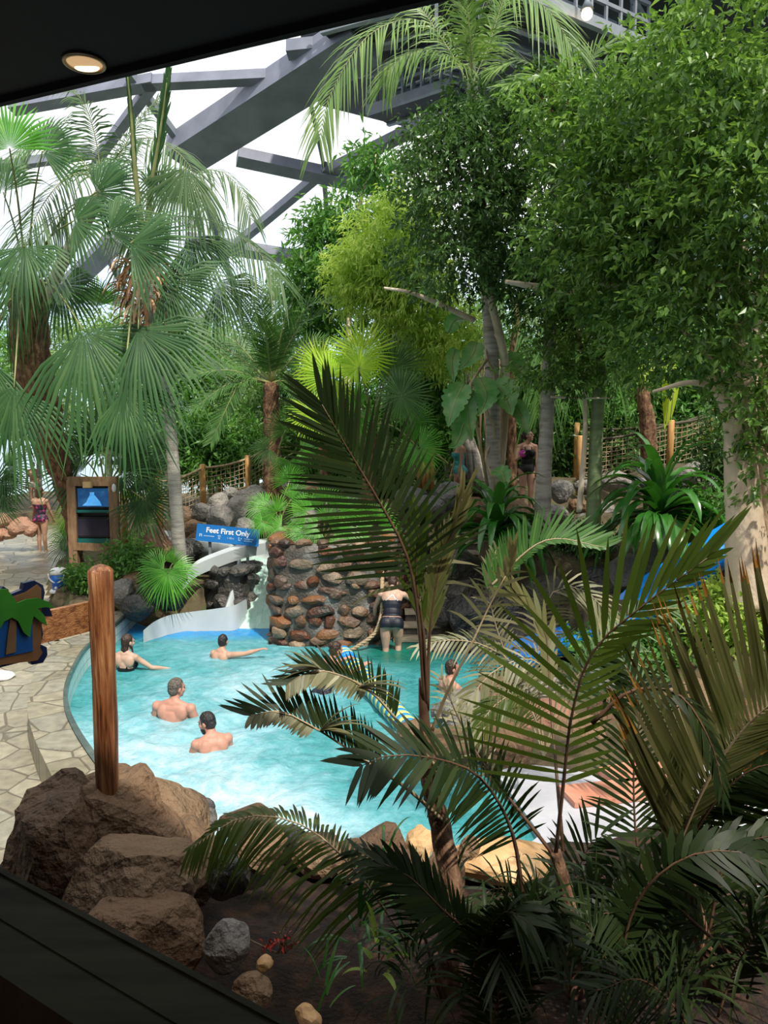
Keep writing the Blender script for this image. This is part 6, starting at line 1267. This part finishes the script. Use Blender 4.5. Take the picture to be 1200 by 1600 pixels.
        if straps and sname != 'swim_bottoms':
            for (pa, pb) in straps:
                stp = MB(); stp.tube([tp(*pa), tp(*[(x+y)/2 for x, y in zip(pa, pb)])+T @ Vector((0, -.012 if pa[1] < 0 else .012, 0)), tp(*pb)], .008 if isinstance(suit, list) else .014, 6); so_ = stp.build('strap', M['white'] if isinstance(suit, list) else suit_mat, None, True); so_.parent = root
    hm = MB()
    if hstyle != 'none':
        hm.ell(hp(0, -.020, .026), (.081, .096, .100), Hd, 24, 16)
        hm.ell(hp(0, -.045, -.02), (.074, .066, .075), Hd, 24, 14)
        if hstyle == 'long': hm.ell(hp(0, -.06, -.11), (.085, .05, .14), Hd); hm.ell(hp(0, -.07, -.20), (.075, .035, .09), Hd)
        if hstyle == 'bun': hm.ell(hp(0, -.11, .05), (.045, .045, .045), Hd)
        if hstyle == 'tail': hm.ell(hp(0, -.115, .02), (.03, .04, .03), Hd); hm.ell(hp(.01, -.14, -.08), (.028, .026, .10), Hd)
        if hstyle == 'wisp': hm.ell(hp(0, -.05, -.10), (.07, .05, .10), Hd); hm.cap_(hp(.07, .01, -.06), .02, hp(.10, .03, -.15), .012)
        hair_o = remesh_obj(hm, 'hair', HR[hair], .007, root, 2, .005)
        # push the hair under the skin where the face and neck are open
        Hi = Hd.transposed()
        for v in hair_o.data.vertices:
            l = Hi @ (v.co-hc)
            if l.y > .03 and l.z < .07 and abs(l.x) < .085: v.co = hc + Hd @ Vector((l.x*.8, min(l.y, .05), l.z*.92))
    if beard:
        bm_ = MB(); bm_.ell(hp(0, .040, -.075), (.060, .058, .052), Hd); bm_.ell(hp(0, .066, -.105), (.034, .032, .036), Hd)
        bo = remesh_obj(bm_, 'beard', HR[hair], .006, root, 2, .004)
    for q in (-1, 1):
        em = MB(); em.ell(hp(.030*q, .079, .002), (.012, .010, .008), Hd); em.build('eye', EYE, None, True).parent = root
        em = MB(); em.cap_(hp(.016*q, .094, .026), .004, hp(.046*q, .082, .028), .003, 6); em.build('eyebrow', HR[hair], None, True).parent = root
    return root
def one_piece(x, y, z):
    if z > .36 or z < -.12: return False
    if z < .0 and abs(x) > .07+.9*(z+.12): return False
    if z > .20 and y < -.02 and z > .26: return False
    return abs(x) < .19
def onep_straps(): return [((.06, .10, .34), (.075, .0, .455)), ((-.06, .10, .34), (-.075, .0, .455)), ((.06, -.09, .24), (.075, .0, .455)), ((-.06, -.09, .24), (-.075, .0, .455))]
tankini = [('swim_top', lambda x, y, z: .055 < z < .31), ('swim_bottoms', lambda x, y, z: -.125 < z < .04)]
def bandeau(x, y, z): return -.10 < z < .33 and (z > -.04 or abs(x) < .17)
def shorts(x, y, z): return -.16 < z < .03
blk = mat('black_swim_fabric', (.008, .008, .010), .6); navy = mat('dark_navy_swim_fabric', (.008, .010, .022), .55)
teal = mat('teal_patterned_swim_fabric', [(.01, .10, .12), (.02, .28, .30), (.10, .40, .40)], .6, 45); pink = mat('black_and_pink_swim_fabric', [(.01, .01, .02), (.02, .01, .03), (.55, .04, .20)], .6, 16)
UP = ((85, -80), (70, -75))
ZW = 0.0
def wp(px, py, z=0): q = G(px, py, z); return q
# in the water: pos z is the pool floor
def swimmer(label, px, py, heading, depth_hip, **k):
    q = wp(px, py); return person(label, (q.x, q.y, -1.05), heading, 1.05+depth_hip, **k)
swimmer('person in a black swimsuit, waist deep by the tiled pool wall, arm out', 196, 1048, 12, -.15, sex='f', skin='fair', hair='brown', hstyle='wisp', arms=(((60, -60), (20, -40)), ((62, -38), (50, -12))), suit=one_piece, suit_mat=blk, straps=onep_straps(), lean=4, head=(25, 5, 0), curl=.4, s=.95)
swimmer('person with short dark hair in the water near the flume, arm stretched right', 342, 1030, 20, -.20, sex='m', skin='pale', hair='black', hstyle='short', arms=(((70, -60), (40, -50)), ((75, 6), (68, 16))), wd=.86, head=(-5, 0, 0), lean=12, s=.88)
swimmer('broad person with greying short hair, bare back to us, shoulders out of water', 270, 1120, 12, -.33, sex='m', skin='pink', hair='grey', hstyle='short', arms=(((60, -72), (20, -50)), ((60, -70), (20, -50))), wd=1.24, head=(34, 2, 0), lean=6, s=1.02)
swimmer('bearded person with black hair in white foam, nearest bather, looking left', 336, 1174, -30, -.27, sex='m', skin='pink', hair='black', hstyle='short', arms=(((40, -66), (10, -30)), ((40, -70), (10, -45))), wd=1.05, head=(-42, 8, 0), lean=16, beard=True, s=.95)
swimmer('person with dark hair tied up holding the striped float line by the pier', 506, 1080, 42, .06, sex='f', skin='pink', hair='brown', hstyle='bun', arms=(((10, -18), (-10, 8)), ((18, -30), (-2, 18))), suit=one_piece, suit_mat=navy, straps=onep_straps(), head=(10, 8, 0), lean=20, curl=1.0, s=.92)
swimmer('person with brown wet hair in the water behind the rock island, looking right', 700, 1080, 62, -.26, sex='m', skin='pink', hair='brown', hstyle='short', arms=(((50, -60), (20, -40)), ((30, -40), (0, 20))), head=(18, 0, 0), lean=4, s=.95)
person('person in a black tankini with white straps climbing the steps out of the pool', (G(612, 1018, 0).x, 11.45, -.28), 4, .80, sex='f', skin='fair', hair='brown', hstyle='short', wd=1.12, lean=22, head=(0, 32, 0), arms=(((42, -58), (8, -58)), ((52, -30), (72, -4))), legs=(((4, -86), (0, -86)), ((2, -72), (0, -96))), suit=tankini, suit_mat=navy, straps=[((.10, -.10, .30), (-.05, -.075, .44)), ((-.10, -.10, .30), (.05, -.075, .44)), ((.06, -.10, .30), (.0, -.075, .44))], curl=.9, s=.97)
TZ = 1.78
person('person in a teal patterned strapless swimsuit standing side-on on the terrace', (P(717, 800, 15.2).x, 15.2, 1.86), -100, .84, sex='f', skin='tan', hair='brown', hstyle='long', wd=1.12, arms=(((10, -84), (-5, -80)), ((12, -80), (0, -72))), head=(0, 0, 0), suit=bandeau, suit_mat=teal, s=.98)
pb = person('person in a black one-piece swimsuit facing us on the terrace, holding pink band', (P(822, 800, 14.6).x, 14.6, 1.92), 172, .84, sex='f', skin='pale', hair='brown', hstyle='tail', arms=(((22, -80), (8, -84)), ((40, -62), (-40, 35))), head=(-55, -8, 0), suit=one_piece, suit_mat=blk, straps=onep_straps(), curl=1.2, s=.97)
ph = P(817, 709, 14.38)
mb = MB(); mb.tube([ph+V(.045*math.cos(a_), .02*math.sin(a_), .05*math.sin(a_)) for a_ in [2*PI*k/14 for k in range(15)]], .02, 7, cap=False); mb.ell(ph+V(.0, 0, 0), (.05, .03, .035)); mb.build('wrist_band', mat('magenta_fabric', (.50, .03, .35), .6), None, True, None, 'magenta pink band held in the hand of the black swimsuit bather', 'band')
person('person in a black and pink swimsuit walking on the path, seen from behind', (P(66, 855, 18.6).x, 18.6, pave_z(18.6)), 10, .86, sex='f', skin='tan', hair='brown', hstyle='long', arms=(((30, -72), (50, -60)), ((20, -70), (0, -60))), legs=(((2, -84), (0, -90)), ((2, -92), (0, -84))), suit=bandeau, suit_mat=pink, s=1.0, vox=.010, wd=1.08)
person('shirtless person in pale trunks standing far back at the left', (P(54, 790, 27).x, 27, .75), 180, .88, sex='m', skin='pink', hair='brown', hstyle='short', arms=(((20, -75), (0, -70)), ((20, -75), (0, -70))), suit=shorts, suit_mat=mat('pale_trunks', (.7, .68, .62), .7), vox=.012)
